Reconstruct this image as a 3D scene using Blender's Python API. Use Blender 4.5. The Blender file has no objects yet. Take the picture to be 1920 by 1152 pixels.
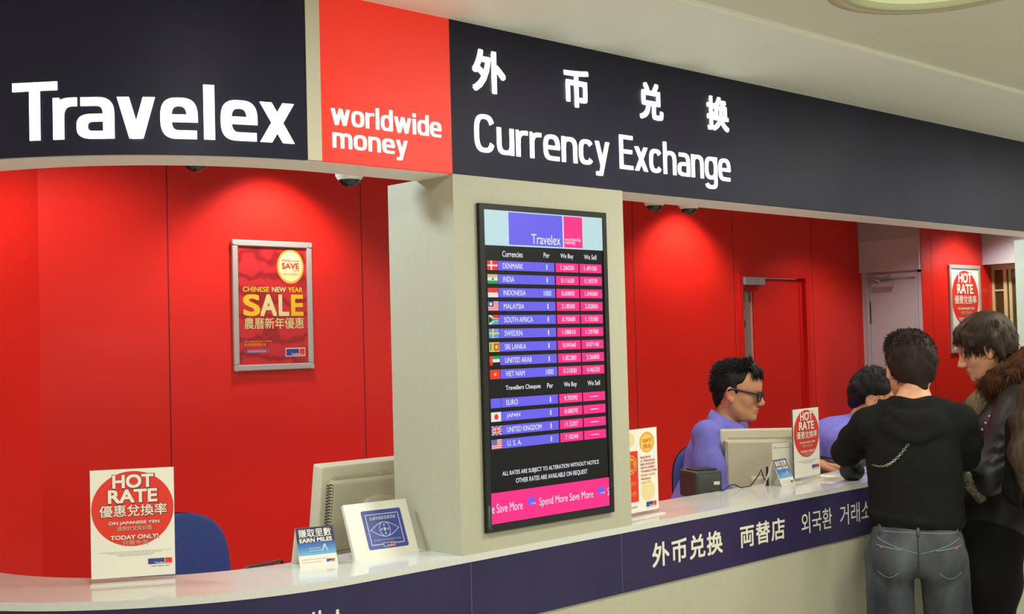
import bpy, bmesh, math, random
import numpy as np
from mathutils import Vector, Matrix
from mathutils.bvhtree import BVHTree
random.seed(7)
rng = np.random.default_rng(7)
SC = bpy.context.scene
COL = SC.collection
PI = math.pi

# ------------------------------------------------------------------ camera, world, exposure
cam_d = bpy.data.cameras.new('camera')
cam_d.sensor_width = 36.0
cam_d.lens = 36.0 * 2260.0 / 1920.0
cam_d.clip_start = 0.05
cam = bpy.data.objects.new('camera', cam_d)
COL.objects.link(cam)
_r = Vector((0.731361, -0.681494, -0.026029))
_u = Vector((-0.001347, -0.03961, 0.999214))
_f = Vector((0.681989, 0.730751, 0.029887))
cam.matrix_world = Matrix(((_r.x, _u.x, -_f.x, 0.0), (_r.y, _u.y, -_f.y, -2.4), (_r.z, _u.z, -_f.z, 1.62), (0, 0, 0, 1)))
SC.camera = cam

world = bpy.data.worlds.new('hall_world')
SC.world = world
world.use_nodes = True
world.node_tree.nodes['Background'].inputs[0].default_value = (1.0, 0.985, 0.84, 1)
world.node_tree.nodes['Background'].inputs[1].default_value = 0.74

SC.view_settings.view_transform = 'Standard'
SC.view_settings.look = 'None'
SC.view_settings.exposure = 0.0
SC.view_settings.gamma = 1.0
SC.view_settings.use_curve_mapping = False

# light levels (each lamp's light itself is made in its builder)
HALL_W = 21.0        # hall downlights
BOOTH_W = 52.0       # booth downlights along the back wall
FRONT_W = 10.0       # booth downlights over the desks

# ------------------------------------------------------------------ materials
def lin(c):
    out = []
    for v in c[:3]:
        v = v / 255.0
        out.append(v / 12.92 if v <= 0.04045 else ((v + 0.055) / 1.055) ** 2.4)
    return (out[0], out[1], out[2], 1.0)

MATS = {}
def mat(name, c, rough=0.5, spec=0.5, metal=0.0, emit=None, es=1.0, noise=0.0, nscale=8.0, bump=0.0, bscale=60.0, coat=0.0, alpha=1.0, trans=0.0, c2=None, stretch=None, sheen=0.0):
    if name in MATS:
        return MATS[name]
    m = bpy.data.materials.new(name)
    m.use_nodes = True
    nt = m.node_tree
    b = nt.nodes['Principled BSDF']
    col = lin(c)
    b.inputs['Base Color'].default_value = col
    b.inputs['Roughness'].default_value = rough
    b.inputs['Specular IOR Level'].default_value = spec
    b.inputs['Metallic'].default_value = metal
    b.inputs['Coat Weight'].default_value = coat
    b.inputs['Coat Roughness'].default_value = 0.06
    b.inputs['Alpha'].default_value = alpha
    b.inputs['Transmission Weight'].default_value = trans
    b.inputs['Sheen Weight'].default_value = sheen
    if emit is not None:
        b.inputs['Emission Color'].default_value = lin(emit)
        b.inputs['Emission Strength'].default_value = es
    if noise > 0 or bump > 0:
        tc = nt.nodes.new('ShaderNodeTexCoord')
        mp = nt.nodes.new('ShaderNodeMapping')
        if stretch:
            mp.inputs['Scale'].default_value = stretch
        nt.links.new(tc.outputs['Object'], mp.inputs['Vector'])
    if noise > 0:
        n = nt.nodes.new('ShaderNodeTexNoise')
        n.inputs['Scale'].default_value = nscale
        n.inputs['Detail'].default_value = 5.0
        nt.links.new(mp.outputs[0], n.inputs['Vector'])
        r = nt.nodes.new('ShaderNodeValToRGB')
        d2 = lin(c2) if c2 else tuple(v * (1 - noise) for v in col[:3]) + (1,)
        hi = col if c2 else tuple(min(1, v * (1 + noise)) for v in col[:3]) + (1,)
        r.color_ramp.elements[0].color = d2
        r.color_ramp.elements[0].position = 0.35
        r.color_ramp.elements[1].color = hi
        r.color_ramp.elements[1].position = 0.65
        nt.links.new(n.outputs['Fac'], r.inputs['Fac'])
        nt.links.new(r.outputs['Color'], b.inputs['Base Color'])
    if bump > 0:
        n2 = nt.nodes.new('ShaderNodeTexNoise')
        n2.inputs['Scale'].default_value = bscale
        n2.inputs['Detail'].default_value = 4.0
        nt.links.new(mp.outputs[0], n2.inputs['Vector'])
        bp = nt.nodes.new('ShaderNodeBump')
        bp.inputs['Strength'].default_value = bump
        bp.inputs['Distance'].default_value = 0.01
        nt.links.new(n2.outputs['Fac'], bp.inputs['Height'])
        nt.links.new(bp.outputs['Normal'], b.inputs['Normal'])
    MATS[name] = m
    return m

M_NAVY = mat('navy_sign_face', (36, 34, 52), 0.5, 0.18, noise=0.12, nscale=3)
M_REDSIGN = mat('red_sign_face', (240, 58, 42), 0.5, 0.4, emit=(235, 45, 30), es=0.33)
M_LIT = mat('lit_white_letter', (250, 250, 250), 0.5, emit=(255, 255, 252), es=1.6)
M_DIV = mat('sign_divider', (214, 210, 186), 0.5)
M_QUARTZ = mat('cream_quartz', (208, 207, 199), 0.12, 0.5, noise=0.03, nscale=150)
M_CREAM = mat('cream_panel', (179, 176, 153), 0.5, 0.4, noise=0.02, nscale=60)
M_SOFFIT = mat('white_soffit', (238, 236, 226), 0.6)
M_BAND = mat('navy_band', (46, 38, 74), 0.4, 0.3, noise=0.08, nscale=4)
M_BANDLET = mat('band_letter', (226, 220, 200), 0.5)
M_REDWALL = mat('red_laminate', (222, 36, 26), 0.33, 0.45, noise=0.03, nscale=2)
M_REDDOOR = mat('red_door_paint', (205, 28, 22), 0.4, 0.4)
M_GROOVE = mat('dark_joint', (90, 14, 12), 0.7)
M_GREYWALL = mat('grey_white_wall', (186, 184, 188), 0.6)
M_CEIL = mat('ceiling_tile', (217, 216, 196), 0.6, 0.3, noise=0.02, nscale=2)
M_SEAM = mat('tile_seam', (250, 248, 232), 0.6)
M_PLAIN = mat('plain_soffit', (240, 240, 224), 0.6)
M_ALU = mat('brushed_aluminium', (190, 190, 182), 0.34, metal=0.35)
M_CHROME = mat('chrome', (225, 225, 225), 0.12, metal=1.0)
M_BLACKPL = mat('black_plastic', (30, 30, 29), 0.42, 0.35)
M_DKGREY = mat('dark_grey_plastic', (64, 65, 63), 0.45, 0.4)
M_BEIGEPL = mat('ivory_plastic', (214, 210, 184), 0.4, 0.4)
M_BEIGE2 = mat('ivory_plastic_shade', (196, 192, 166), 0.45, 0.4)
M_PAPER = mat('white_paper', (232, 229, 212), 0.5, 0.3)
M_ACRYL = mat('clear_acrylic', (235, 240, 238), 0.05, 0.5, trans=0.92)
M_BLUEFAB = mat('blue_chair_fabric', (76, 98, 172), 0.9, 0.2, noise=0.12, nscale=220, bump=0.3, bscale=400)
M_FLOOR = mat('floor_stone', (196, 196, 186), 0.2, 0.5, noise=0.04, nscale=3)
M_INNER = mat('booth_ceiling', (205, 200, 188), 0.7)
M_DESK = mat('desk_laminate', (190, 184, 168), 0.4)
M_WHITE = mat('print_white', (238, 234, 218), 0.5)
M_PRED = mat('print_red', (226, 52, 34), 0.45)
M_PBLUE = mat('print_blue', (56, 66, 140), 0.45)
M_PDARK = mat('print_dark', (60, 55, 60), 0.5)
M_PGREY = mat('print_grey', (150, 146, 138), 0.5)
M_PSHADOW = mat('print_outline', (110, 38, 30), 0.5)

# ------------------------------------------------------------------ mesh builder
class MB:
    def __init__(s):
        s.v = []; s.f = []; s.m = []; s.sm = []; s.mats = []
    def mi(s, m):
        if m not in s.mats: s.mats.append(m)
        return s.mats.index(m)
    def add(s, verts, faces, m, smooth=False):
        o = len(s.v); k = s.mi(m)
        s.v.extend([tuple(v) for v in verts])
        for f in faces:
            s.f.append(tuple(i + o for i in f)); s.m.append(k); s.sm.append(smooth)
        return s
    def box(s, x0, x1, y0, y1, z0, z1, m, bev=0.0):
        if bev <= 0:
            vs = [(x0,y0,z0),(x1,y0,z0),(x1,y1,z0),(x0,y1,z0),(x0,y0,z1),(x1,y0,z1),(x1,y1,z1),(x0,y1,z1)]
            return s.add(vs, [(0,3,2,1),(4,5,6,7),(0,1,5,4),(1,2,6,5),(2,3,7,6),(3,0,4,7)], m)
        bm = bmesh.new()
        bmesh.ops.create_cube(bm, size=1.0)
        for v in bm.verts:
            v.co = Vector(((x0+x1)/2 + v.co.x*(x1-x0), (y0+y1)/2 + v.co.y*(y1-y0), (z0+z1)/2 + v.co.z*(z1-z0)))
        bmesh.ops.bevel(bm, geom=bm.edges[:], offset=bev, segments=2, affect='EDGES', profile=0.6)
        s.bm(bm, m); bm.free(); return s
    def bm(s, bm, m, smooth=False, mtx=None):
        bm.verts.ensure_lookup_table(); bm.verts.index_update()
        vs = [(mtx @ v.co if mtx else v.co) for v in bm.verts]
        return s.add(vs, [[v.index for v in f.verts] for f in bm.faces], m, smooth)
    def quad(s, a, b, c, d, m):
        return s.add([a,b,c,d], [(0,1,2,3)], m)
    def prism(s, pts, m, z0, z1, fn=None):
        """closed 2D outline extruded from z0 to z1; fn maps (x,y,z) to 3D"""
        n = len(pts)
        fn = fn or (lambda x,y,z: (x,y,z))
        vs = [fn(p[0],p[1],z0) for p in pts] + [fn(p[0],p[1],z1) for p in pts]
        fs = [tuple(range(n-1,-1,-1)), tuple(range(n,2*n))] + [(i,(i+1)%n,n+(i+1)%n,n+i) for i in range(n)]
        return s.add(vs, fs, m)
    def cyl(s, a, b, r0, r1, m, n=16, caps=True, smooth=True):
        a = Vector(a); b = Vector(b); d = (b-a).normalized()
        t = Vector((0,0,1)) if abs(d.z) < 0.9 else Vector((1,0,0))
        u = d.cross(t).normalized(); w = d.cross(u)
        vs = []
        for c, r in ((a,r0),(b,r1)):
            for i in range(n):
                an = 2*PI*i/n
                vs.append(c + (u*math.cos(an) + w*math.sin(an))*r)
        s.add(vs, [(i,(i+1)%n,n+(i+1)%n,n+i) for i in range(n)], m, smooth)
        if caps:
            s.add(vs[:n], [tuple(range(n-1,-1,-1))], m); s.add(vs[n:], [tuple(range(n))], m)
        return s
    def tube(s, pts, r, m, n=8, closed=False, taper=None):
        pts = [Vector(p) for p in pts]; N = len(pts); vs = []
        prev = None
        for i, p in enumerate(pts):
            if closed: d = pts[(i+1)%N] - pts[i-1]
            else: d = pts[min(i+1,N-1)] - pts[max(i-1,0)]
            d.normalize()
            if prev is None:
                t = Vector((0,0,1)) if abs(d.z) < 0.9 else Vector((1,0,0))
                u = d.cross(t).normalized()
            else:
                u = (prev - d*prev.dot(d)).normalized()
            prev = u; w = d.cross(u)
            rr = r if taper is None else r*taper(i/(N-1))
            for k in range(n):
                an = 2*PI*k/n
                vs.append(p + (u*math.cos(an)+w*math.sin(an))*rr)
        fs = []
        for i in range(N if closed else N-1):
            j = (i+1) % N
            for k in range(n):
                fs.append((i*n+k, i*n+(k+1)%n, j*n+(k+1)%n, j*n+k))
        if not closed:
            fs.append(tuple(range(n-1,-1,-1))); fs.append(tuple(range((N-1)*n,N*n)))
        return s.add(vs, fs, m, True)
    def lathe(s, prof, m, n=32, c=(0,0,0), smooth=True, caps=True):
        vs = []; N = len(prof)
        for r, z in prof:
            for k in range(n):
                an = 2*PI*k/n
                vs.append((c[0]+r*math.cos(an), c[1]+r*math.sin(an), c[2]+z))
        fs = [(i*n+k, i*n+(k+1)%n, (i+1)*n+(k+1)%n, (i+1)*n+k) for i in range(N-1) for k in range(n)]
        s.add(vs, fs, m, smooth)
        if caps:
            s.add(vs[:n], [tuple(range(n-1,-1,-1))], m); s.add(vs[-n:], [tuple(range(n))], m)
        return s
    def build(s, name, parent=None, off=(0,0,0)):
        me = bpy.data.meshes.new(name)
        me.from_pydata([(v[0]-off[0], v[1]-off[1], v[2]-off[2]) for v in s.v], [], s.f)
        for m in s.mats: me.materials.append(m)
        me.polygons.foreach_set('material_index', s.m)
        me.polygons.foreach_set('use_smooth', s.sm)
        me.update()
        o = bpy.data.objects.new(name, me)
        COL.objects.link(o)
        if parent is not None: o.parent = parent
        return o

def tag(o, label=None, cat=None, group=None, kind=None):
    if label: o['label'] = label
    if cat: o['category'] = cat
    if group: o['group'] = group
    if kind: o['kind'] = kind
    return o
def thing(name, label, cat, loc=(0,0,0), rz=0.0, group=None):
    o = bpy.data.objects.new(name, None)
    o.empty_display_size = 0.05
    COL.objects.link(o)
    o.location = loc; o.rotation_euler = (0,0,rz)
    return tag(o, label, cat, group)
def copy_tree(o, parent=None):
    c = o.copy(); COL.objects.link(c)
    if parent is not None: c.parent = parent
    for ch in list(o.children): copy_tree(ch, c)
    return c
def struct(mb, name):
    return tag(mb.build(name), kind='structure')

# ------------------------------------------------------------------ lettering
def text2d(body, bold=0.0, space=1.0):
    """outline text as flat 2D triangles in its own units"""
    cu = bpy.data.curves.new('tmp_text', 'FONT')
    cu.body = body; cu.offset = bold; cu.space_character = space
    cu.resolution_u = 4
    o = bpy.data.objects.new('tmp_text', cu); COL.objects.link(o)
    dg = bpy.context.evaluated_depsgraph_get()
    me = bpy.data.meshes.new_from_object(o.evaluated_get(dg))
    n = len(me.vertices)
    co = np.zeros(n*3); me.vertices.foreach_get('co', co); co = co.reshape(-1,3)[:, :2]
    fs = [tuple(p.vertices) for p in me.polygons]
    bpy.data.objects.remove(o); bpy.data.curves.remove(cu); bpy.data.meshes.remove(me)
    return co, fs
TXT = {}
def put_text(mb, body, x0, x1, z0, z1, m, fn, d=0.0, bold=0.0, space=1.0, keep=False, th=0.0, align='c'):
    if bold > 0:     # thicken by overlapping shifted copies
        q = bold*(z1-z0)*.8/(body.count('\n')*1.3+1)
        for i_, (sx_, sz_) in enumerate(((-1,-1),(1,-1),(1,1),(-1,1),(0,0))):
            put_text(mb, body, x0+q*(1+sx_), x1-q*(1-sx_), z0+q*(1+sz_), z1-q*(1-sz_), m, fn, d+i_*6e-5, 0.0, space, keep, th, align)
        return
    """fit lettering into the box x0..x1, z0..z1 (glyph extents) on surface fn(x, z, d)"""
    key = (body, bold, space)
    if key not in TXT: TXT[key] = text2d(body, bold, space)
    co, fs = TXT[key]
    lo = co.min(0); hi = co.max(0)
    sx = (x1-x0)/(hi[0]-lo[0]); sz = (z1-z0)/(hi[1]-lo[1])
    ox, oz = x0, z0
    if keep:
        sx2 = min(sx, sz)
        if align == 'c': ox = (x0+x1)/2 - sx2*(hi[0]-lo[0])/2
        elif align == 'r': ox = x1 - sx2*(hi[0]-lo[0])
        oz = (z0+z1)/2 - sx2*(hi[1]-lo[1])/2
        sx = sz = sx2
    P = (co - lo) * (sx, sz) + (ox, oz)
    n = len(P)
    if th <= 0:
        mb.add([fn(p[0], p[1], d) for p in P], fs, m)
    else:
        from collections import Counter
        ed = Counter()
        for f in fs:
            for i in range(len(f)):
                ed[(f[i], f[(i+1) % len(f)])] += 1
        side = [(a, b) for (a, b) in ed if (b, a) not in ed]
        mb.add([fn(p[0], p[1], d) for p in P] + [fn(p[0], p[1], d+th) for p in P],
               [tuple(i+n for i in f) for f in fs] + [(a, b, b+n, a+n) for a, b in side], m)

# squarish stroke lettering of the sign (drawn letter by letter)
def _ring(cx, cy, rx, ry, tx, ty, a0, a1, n=2.9, seg=None):
    seg = seg or max(6, int(abs(a1-a0)/7))
    o = []; i_ = []
    for k in range(seg+1):
        a = math.radians(a0 + (a1-a0)*k/seg)
        c, s = math.cos(a), math.sin(a)
        f = lambda v: math.copysign(abs(v)**(2.0/n), v)
        o.append((cx + rx*f(c), cy + ry*f(s)))
        i_.append((cx + (rx-tx)*f(c), cy + (ry-ty)*f(s)))
    return [[o[k], o[k+1], i_[k+1], i_[k]] for k in range(seg)]
def _rc(x0, y0, x1, y1): return [[(x0,y0),(x1,y0),(x1,y1),(x0,y1)]]
def _dg(xa, ya, xb, yb, s): return [[(xa,ya),(xb,yb),(xb+s,yb),(xa+s,ya)]]
def glyph(ch, w, sv, sh, cap=1.4, asc=1.37):
    if ch == 'T': return _rc(0,cap-sh,w,cap) + _rc(w/2-sv/2,0,w/2+sv/2,cap-sh)
    if ch == 'r': return _rc(0,0,sv,0.6) + _rc(0,.6,sv*.6,1) + _ring(.85*w,.5,.85*w,.5,sv,sh,180,90) + _rc(.84*w,1-sh,w,1)
    if ch == 'a': return (_rc(.11*w,1-sh,.55*w,1) + _ring(.5*w,.55,.5*w,.45,sv,sh,0,90) + _rc(w-sv,0,w,.56) +
                          _ring(.48*w,.3,.48*w,.3,sv,sh*.9,90,270) + _rc(.46*w,.6-sh*.9,w-sv*.9,.6) + _rc(.46*w,0,w-sv*.9,sh*.9))
    if ch == 'v': return _dg(0,1,w/2-sv*.62,0,sv*1.08) + _dg(w-sv*1.08,1,w/2-sv*.46,0,sv*1.08)
    if ch == 'x': return _dg(0,1,w-sv*1.15,0,sv*1.15) + _dg(w-sv*1.15,1,0,0,sv*1.15)
    if ch == 'e': return (_ring(w/2,.5,w/2,.5,sv,sh,0,270) + _rc(w/2,0,w*.97,sh) + _rc(sv*.8,.5-sh*.45,w,.5+sh*.45))
    if ch == 'l': return _rc(0,0,sv,asc)
    if ch == 'i': return _rc(0,0,sv,1) + _rc(0,1.14,sv,asc)
    if ch == 'o': return _ring(w/2,.5,w/2,.5,sv,sh,0,360)
    if ch == 'd': return _ring(w/2,.5,w/2,.5,sv,sh,0,360) + _rc(w-sv,0,w,asc)
    if ch == 'g': return (_ring(w/2,.5,w/2,.5,sv,sh,0,360) + _rc(w-sv,-.1,w,1) + _ring(w/2,-.1,w/2,.32,sv,sh,0,-90) +
                          _ring(w/2,-.1,w/2,.32,sv,sh,-90,-165))
    if ch == 'c': return _ring(w/2,.5,w/2,.5,sv,sh,35,325)
    if ch == 'C': return _ring(w/2,cap/2,w/2,cap/2,sv,sh,28,332)
    if ch == 'E': return _rc(0,0,sv,cap) + _rc(sv,0,w,sh) + _rc(sv,cap-sh,w,cap) + _rc(sv,cap/2-sh/2+.03,w*.94,cap/2+sh/2+.03)
    if ch in 'nh':
        return _rc(0,0,sv,asc if ch == 'h' else 1) + _ring(w/2,.55,w/2,.45,sv,sh,0,180) + _rc(w-sv,0,w,.56)
    if ch == 'm':
        h = (w+sv)/2
        return (_rc(0,0,sv,1) + _ring(h/2,.55,h/2,.45,sv,sh,0,180) + _rc(h-sv,0,h,.56) +
                _ring(h-sv+h/2,.55,h/2,.45,sv,sh,0,180) + _rc(w-sv,0,w,.56))
    if ch == 'u': return _rc(w-sv,0,w,1) + _ring(w/2,.45,w/2,.45,sv,sh,180,360) + _rc(0,.44,sv,1)
    if ch == 'w':
        q = (w-sv)/4; s = sv*1.02
        return _dg(0,1,q-.05*s,0,s) + _dg(2*q,1,q-.05*s,0,s) + _dg(2*q,1,3*q+.05*s,0,s) + _dg(4*q,1,3*q+.05*s,0,s)
    if ch == 'y': return _dg(0,1,w/2-sv*.5,0.0,sv*1.05) + _dg(w-sv*1.05,1,w*.22,-.38,sv*1.05) + _rc(w*.04,-.38,w*.3,-.38+sh)
    return []
def put_glyphs(mb, letters, z0, xh, m, fn, sv, sh, d, th, cap=1.4, asc=1.37):
    """letters: (char, x0, x1) with real widths; xh real x-height"""
    for ch, x0, x1 in letters:
        for poly in glyph(ch, (x1-x0)/xh, sv/xh, sh/xh, cap, asc):
            pts = [(x0 + p[0]*xh, z0 + p[1]*xh) for p in poly]
            ar = sum(pts[i][0]*pts[(i+1)%len(pts)][1] - pts[(i+1)%len(pts)][0]*pts[i][1] for i in range(len(pts)))
            if ar < 0: pts = pts[::-1]
            n = len(pts)
            mb.add([fn(p[0],p[1],d) for p in pts] + [fn(p[0],p[1],d+th) for p in pts],
                   [tuple(range(n,2*n))] + [(i,(i+1)%n,n+(i+1)%n,n+i) for i in range(n)], m)
WID = dict(w=1.34, o=.92, r=.62, l=.23, d=.9, i=.23, e=.9, m=1.34, n=.88, y=.86, C=1.02, u=.88, c=.84, E=.86, x=.86, h=.88, a=.86, g=.9)
def layout(word, x0, x1, gap):
    tot = sum(WID[c] for c in word) + gap*(len(word)-1)
    k = (x1-x0)/tot; out = []; x = x0
    for c in word:
        out.append((c, x, x+WID[c]*k)); x += (WID[c]+gap)*k
    return out

# ------------------------------------------------------------------ plan of the shopfront: straight, then a curve at the left
RC, XC = 0.872, 1.72
def path(s, off=0.0):
    if s >= XC: return (s, -off)
    th = (XC - s)/RC
    return (XC - (RC+off)*math.sin(th), RC - (RC+off)*math.cos(th))
def surf(s, z, d=0.0):
    x, y = path(s, d)
    return (x, y, z)
S_END = 0.50
def srange(a, b):
    out = [a]; step = 0.02
    if a < XC:
        n = max(1, int(math.ceil((min(b, XC)-a)/step)))
        out = [a + (min(b, XC)-a)*i/n for i in range(n+1)]
        if b > XC: out.append(b)
    else: out = [a, b]
    return out
def strip(mb, sa, sb, o0, o1, z0, z1, m, fn=path):
    """a curved bar following the shopfront: offsets o0 (front) .. o1 (back)"""
    ss = srange(sa, sb); n = len(ss); vs = []
    for s in ss:
        a = fn(s, o0); b = fn(s, o1)
        vs += [(a[0],a[1],z0),(a[0],a[1],z1),(b[0],b[1],z1),(b[0],b[1],z0)]
    fs = []
    for i in range(n-1):
        for k in range(4):
            fs.append((4*i+k, 4*(i+1)+k, 4*(i+1)+(k+1)%4, 4*i+(k+1)%4))
    mb.add(vs, fs, m)
    return mb.add(vs, [(0,1,2,3), (4*(n-1)+3,4*(n-1)+2,4*(n-1)+1,4*(n-1))], m)
def flip_fix(o):
    bm = bmesh.new(); bm.from_mesh(o.data)
    bmesh.ops.recalc_face_normals(bm, faces=bm.faces[:])
    bm.to_mesh(o.data); bm.free(); return o
Z_SIGN0, Z_SIGN1, Z_TOP, Z_BAND1, Z_BAND0 = 2.068, 2.478, 1.07, 1.051, 0.876
X_P1A, X_P1B, X_P2A, X_P2B = 2.039, 2.704, 5.945, 6.62

# =================================================================== STRUCTURE
b = MB(); b.box(-3.5, 13.0, -7.0, 5.0, -0.05, 0.0, M_FLOOR); struct(b, 'floor')

# hall ceiling of square tiles laid on the diagonal, behind a plain soffit that follows the shopfront
b = MB()
CX0, CP = 2.783, 0.968
def clip_y(poly, lim):
    out = []
    for i in range(len(poly)):
        p, q = poly[i], poly[(i+1) % len(poly)]
        if p[1] <= lim: out.append(p)
        if (p[1] <= lim) != (q[1] <= lim):
            t = (lim-p[1])/(q[1]-p[1]); out.append((p[0]+t*(q[0]-p[0]), lim))
    return out
hcp = CP/2 - 0.0028
for i in range(-7, 11):
    for j in range(0, 14):
        cx = CX0 + i*CP + (CP/2 if j % 2 else 0); cy = -0.5 - j*CP/2
        pl = clip_y([(cx-hcp,cy),(cx,cy-hcp),(cx+hcp,cy),(cx,cy+hcp)], -0.508)
        if len(pl) > 2:
            b.prism(pl, M_CEIL, 2.482, 2.488)
b.box(-4.5, 13, -7.2, -0.45, 2.4832, 2.54, M_SEAM)
strip(b, S_END, 13.0, 0.5, 0.0, 2.478, 2.481, M_PLAIN)
strip(b, S_END, XC, 3.5, 0.3, 2.4905, 2.54, M_SEAM)
struct(b, 'ceiling')
b = MB(); strip(b, S_END, 13.0, 0.506, 0.496, 2.472, 2.486, M_SEAM); struct(b, 'trim_1')

# header beam over the openings
b = MB(); strip(b, S_END, 9.5, -0.0125, -0.15, 2.065, 2.62, M_SOFFIT); flip_fix(struct(b, 'wall_header'))

# pillars standing on the counter line
b = MB()
b.box(X_P1A, X_P1B, 0.0, 0.28, Z_BAND1+0.019, 2.0675, M_CREAM)
struct(b, 'pillar_near')
b = MB(); b.box(X_P2A, X_P2B, 0.0, 0.28, 0.0, 2.0675, M_CREAM); struct(b, 'pillar_far')
b = MB(); b.box(X_P2B, 9.5, 0.02, 0.14, 0.0, 2.07, M_CREAM); struct(b, 'wall_front')

# booth back wall (red laminate with fine joints), opening for the door
YB = 2.5
b = MB()
DX0, DX1, DZ = 6.665, 7.505, 2.062
b.box(1.94, DX0, YB, YB+0.1, 0, 2.62, M_REDWALL)
b.box(DX0, DX1, YB, YB+0.1, DZ, 2.62, M_REDWALL)
b.box(DX1, 8.36, YB, YB+0.1, 0, 2.62, M_REDWALL)
for x in (2.51, 3.556, 4.58, 5.604, 6.62, 7.56):
    b.box(x-0.0025, x+0.0025, YB-0.0008, YB+0.01, 0, 2.62, M_GROOVE)
struct(b, 'wall_back')
# left wall of the booth turning towards the shopfront
b = MB()
p0 = Vector((1.94, 2.5)); p1 = Vector((0.55, 1.78)); p2 = path(S_END-0.14, -0.12)
for a_, c_ in ((p0, p1), (p1, Vector(p2))):
    d_ = (c_-a_).normalized(); n_ = Vector((-d_.y, d_.x))*-0.08
    b.prism([(a_.x,a_.y),(c_.x,c_.y),(c_.x+n_.x,c_.y+n_.y),(a_.x+n_.x,a_.y+n_.y)], M_REDWALL, 0, 2.62)
flip_fix(struct(b, 'wall_left'))
# white side wall with a door, then a red return wall
XS = 8.234
b = MB()
b.box(XS, XS+0.02, 2.011, 2.04, 0, 2.62, M_GREYWALL)
b.box(XS, XS+0.12, 2.462, 2.52, 0, 2.62, M_GREYWALL)
b.box(XS, XS+0.12, 2.012, 2.462, 2.066, 2.62, M_GREYWALL)
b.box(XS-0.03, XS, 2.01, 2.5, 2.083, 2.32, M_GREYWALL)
b.box(XS-0.034, XS, 2.01, 2.5, 2.32, 2.62, mat('grey_wall_shadow', (168, 164, 164), 0.6))  # upper strip in darker grey, the shadow along the wall top put into its colour
struct(b, 'wall_side')
b = MB()
b.box(XS-0.001, 9.345, 2.005, 2.011, 0, 2.62, M_REDWALL); b.box(XS+.02, 9.345, 2.011, 2.03, 0, 2.62, M_REDWALL)
b.box(8.376, 8.379, 2.0042, 2.010, 0, 2.62, M_GROOVE)
struct(b, 'wall_return')
b = MB(); b.box(9.198, 9.34, 0.15, 2.01, 2.14, 2.62, M_GREYWALL); struct(b, 'wall_right')
b = MB()
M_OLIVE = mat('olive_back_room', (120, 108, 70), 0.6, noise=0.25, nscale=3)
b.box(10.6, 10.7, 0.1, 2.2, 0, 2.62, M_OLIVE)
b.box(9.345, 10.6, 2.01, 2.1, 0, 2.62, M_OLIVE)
struct(b, 'wall_beyond')
b = MB()
b.box(1.0, 10.7, 0.15, 2.6, 2.62, 2.70, M_INNER); b.box(0.2, 1.0, 0.6, 2.6, 2.62, 2.70, M_INNER)
struct(b, 'ceiling_booth')
# glazed opening at the far right: frame, posts and dark panes
b = MB()
M_FRAME = mat('cream_window_frame', (206, 190, 140), 0.4)
b.box(9.345, 9.38, 1.985, 2.01, 0, 2.14, M_FRAME); b.box(9.345, 9.38, 0.16, 1.985, 2.10, 2.139, M_FRAME)
b.box(9.345, 9.38, 1.885, 1.912, 0, 2.10, M_FRAME); b.box(9.345, 9.38, 1.846, 1.868, 0, 2.10, M_FRAME)
b.box(9.345, 9.38, 1.912, 1.985, 1.93, 1.945, M_FRAME)
wf = struct(b, 'window_1')
b = MB(); b.box(9.356, 9.362, 0.17, 1.985, 0.02, 2.10, mat('tinted_glass', (150, 140, 90), 0.05, trans=0.85)); b.build('pane', wf)
for k, (yy, zz) in enumerate(((1.56, 2.02), (1.30, 2.03))):
    t = thing('wall_lamp', ['yellow lamp glowing behind the far right glazing, nearer the red wall', 'yellow lamp glowing behind the far right glazing, nearer the white pillar'][k], 'lamp', (10.6, yy, zz), 0, 'yellow lamps behind the glazing')
    b = MB(); b.box(-0.03, 0, -0.03, 0.03, -0.10, -0.06, M_FRAME); b.build('bracket', t)
    b = MB(); b.lathe([(0.012,-0.07),(0.026,-0.03),(0.028,0.02),(0.015,0.06)], mat('lamp_glow', (255, 250, 150), 0.5, emit=(250, 240, 90), es=2.2), 16, (-0.045,0,0)); b.build('lamp_shade', t)

# ---- doors
b = MB()
b.box(DX0, 6.707, YB-0.012, YB+0.06, 0, DZ, M_REDDOOR); b.box(7.455, DX1, YB-0.012, YB+0.06, 0, DZ, M_REDDOOR)
b.box(6.707, 7.455, YB-0.012, YB+0.06, 2.028, DZ, M_REDDOOR)
d1 = struct(b, 'door_1')
b = MB()
b.box(6.71, 6.722, YB+0.02, YB+0.06, 0.0, 2.024, M_REDDOOR); b.box(6.86, 7.412, YB+0.02, YB+0.06, 0.0, 2.024, M_REDDOOR)
b.box(6.722, 6.86, YB+0.02, YB+0.06, 1.934, 2.024, M_REDDOOR); b.box(6.722, 6.86, YB+0.02, YB+0.06, 0, 1.1, M_REDDOOR)
b.box(7.417, 7.452, YB+0.02, YB+0.06, 0.0, 2.024, M_REDDOOR); b.box(7.412, 7.417, YB+0.03, YB+0.06, 0, 2.024, M_GROOVE)
b.build('door_leaf', d1)
b = MB(); b.box(6.722, 6.86, YB+0.036, YB+0.044, 1.1, 1.934, mat('door_glass', (128, 132, 126), 0.12, 0.6)); b.box(6.722, 6.86, YB+0.06, YB+0.07, 1.1, 1.934, M_DKGREY)
b.box(6.838, 6.846, YB+0.02, YB+0.036, 1.1, 1.93, mat('painted_pink_glint', (190, 130, 118), 0.25)); gl = b.build('pane', d1)  # pink strip stands in for a reflected glint down the pane
b = MB(); b.box(6.74, 6.775, YB+0.032, YB+0.036, 1.86, 1.92, M_BLACKPL); b.box(6.74, 6.775, YB+0.032, YB+0.036, 1.815, 1.828, M_BLACKPL)
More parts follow.
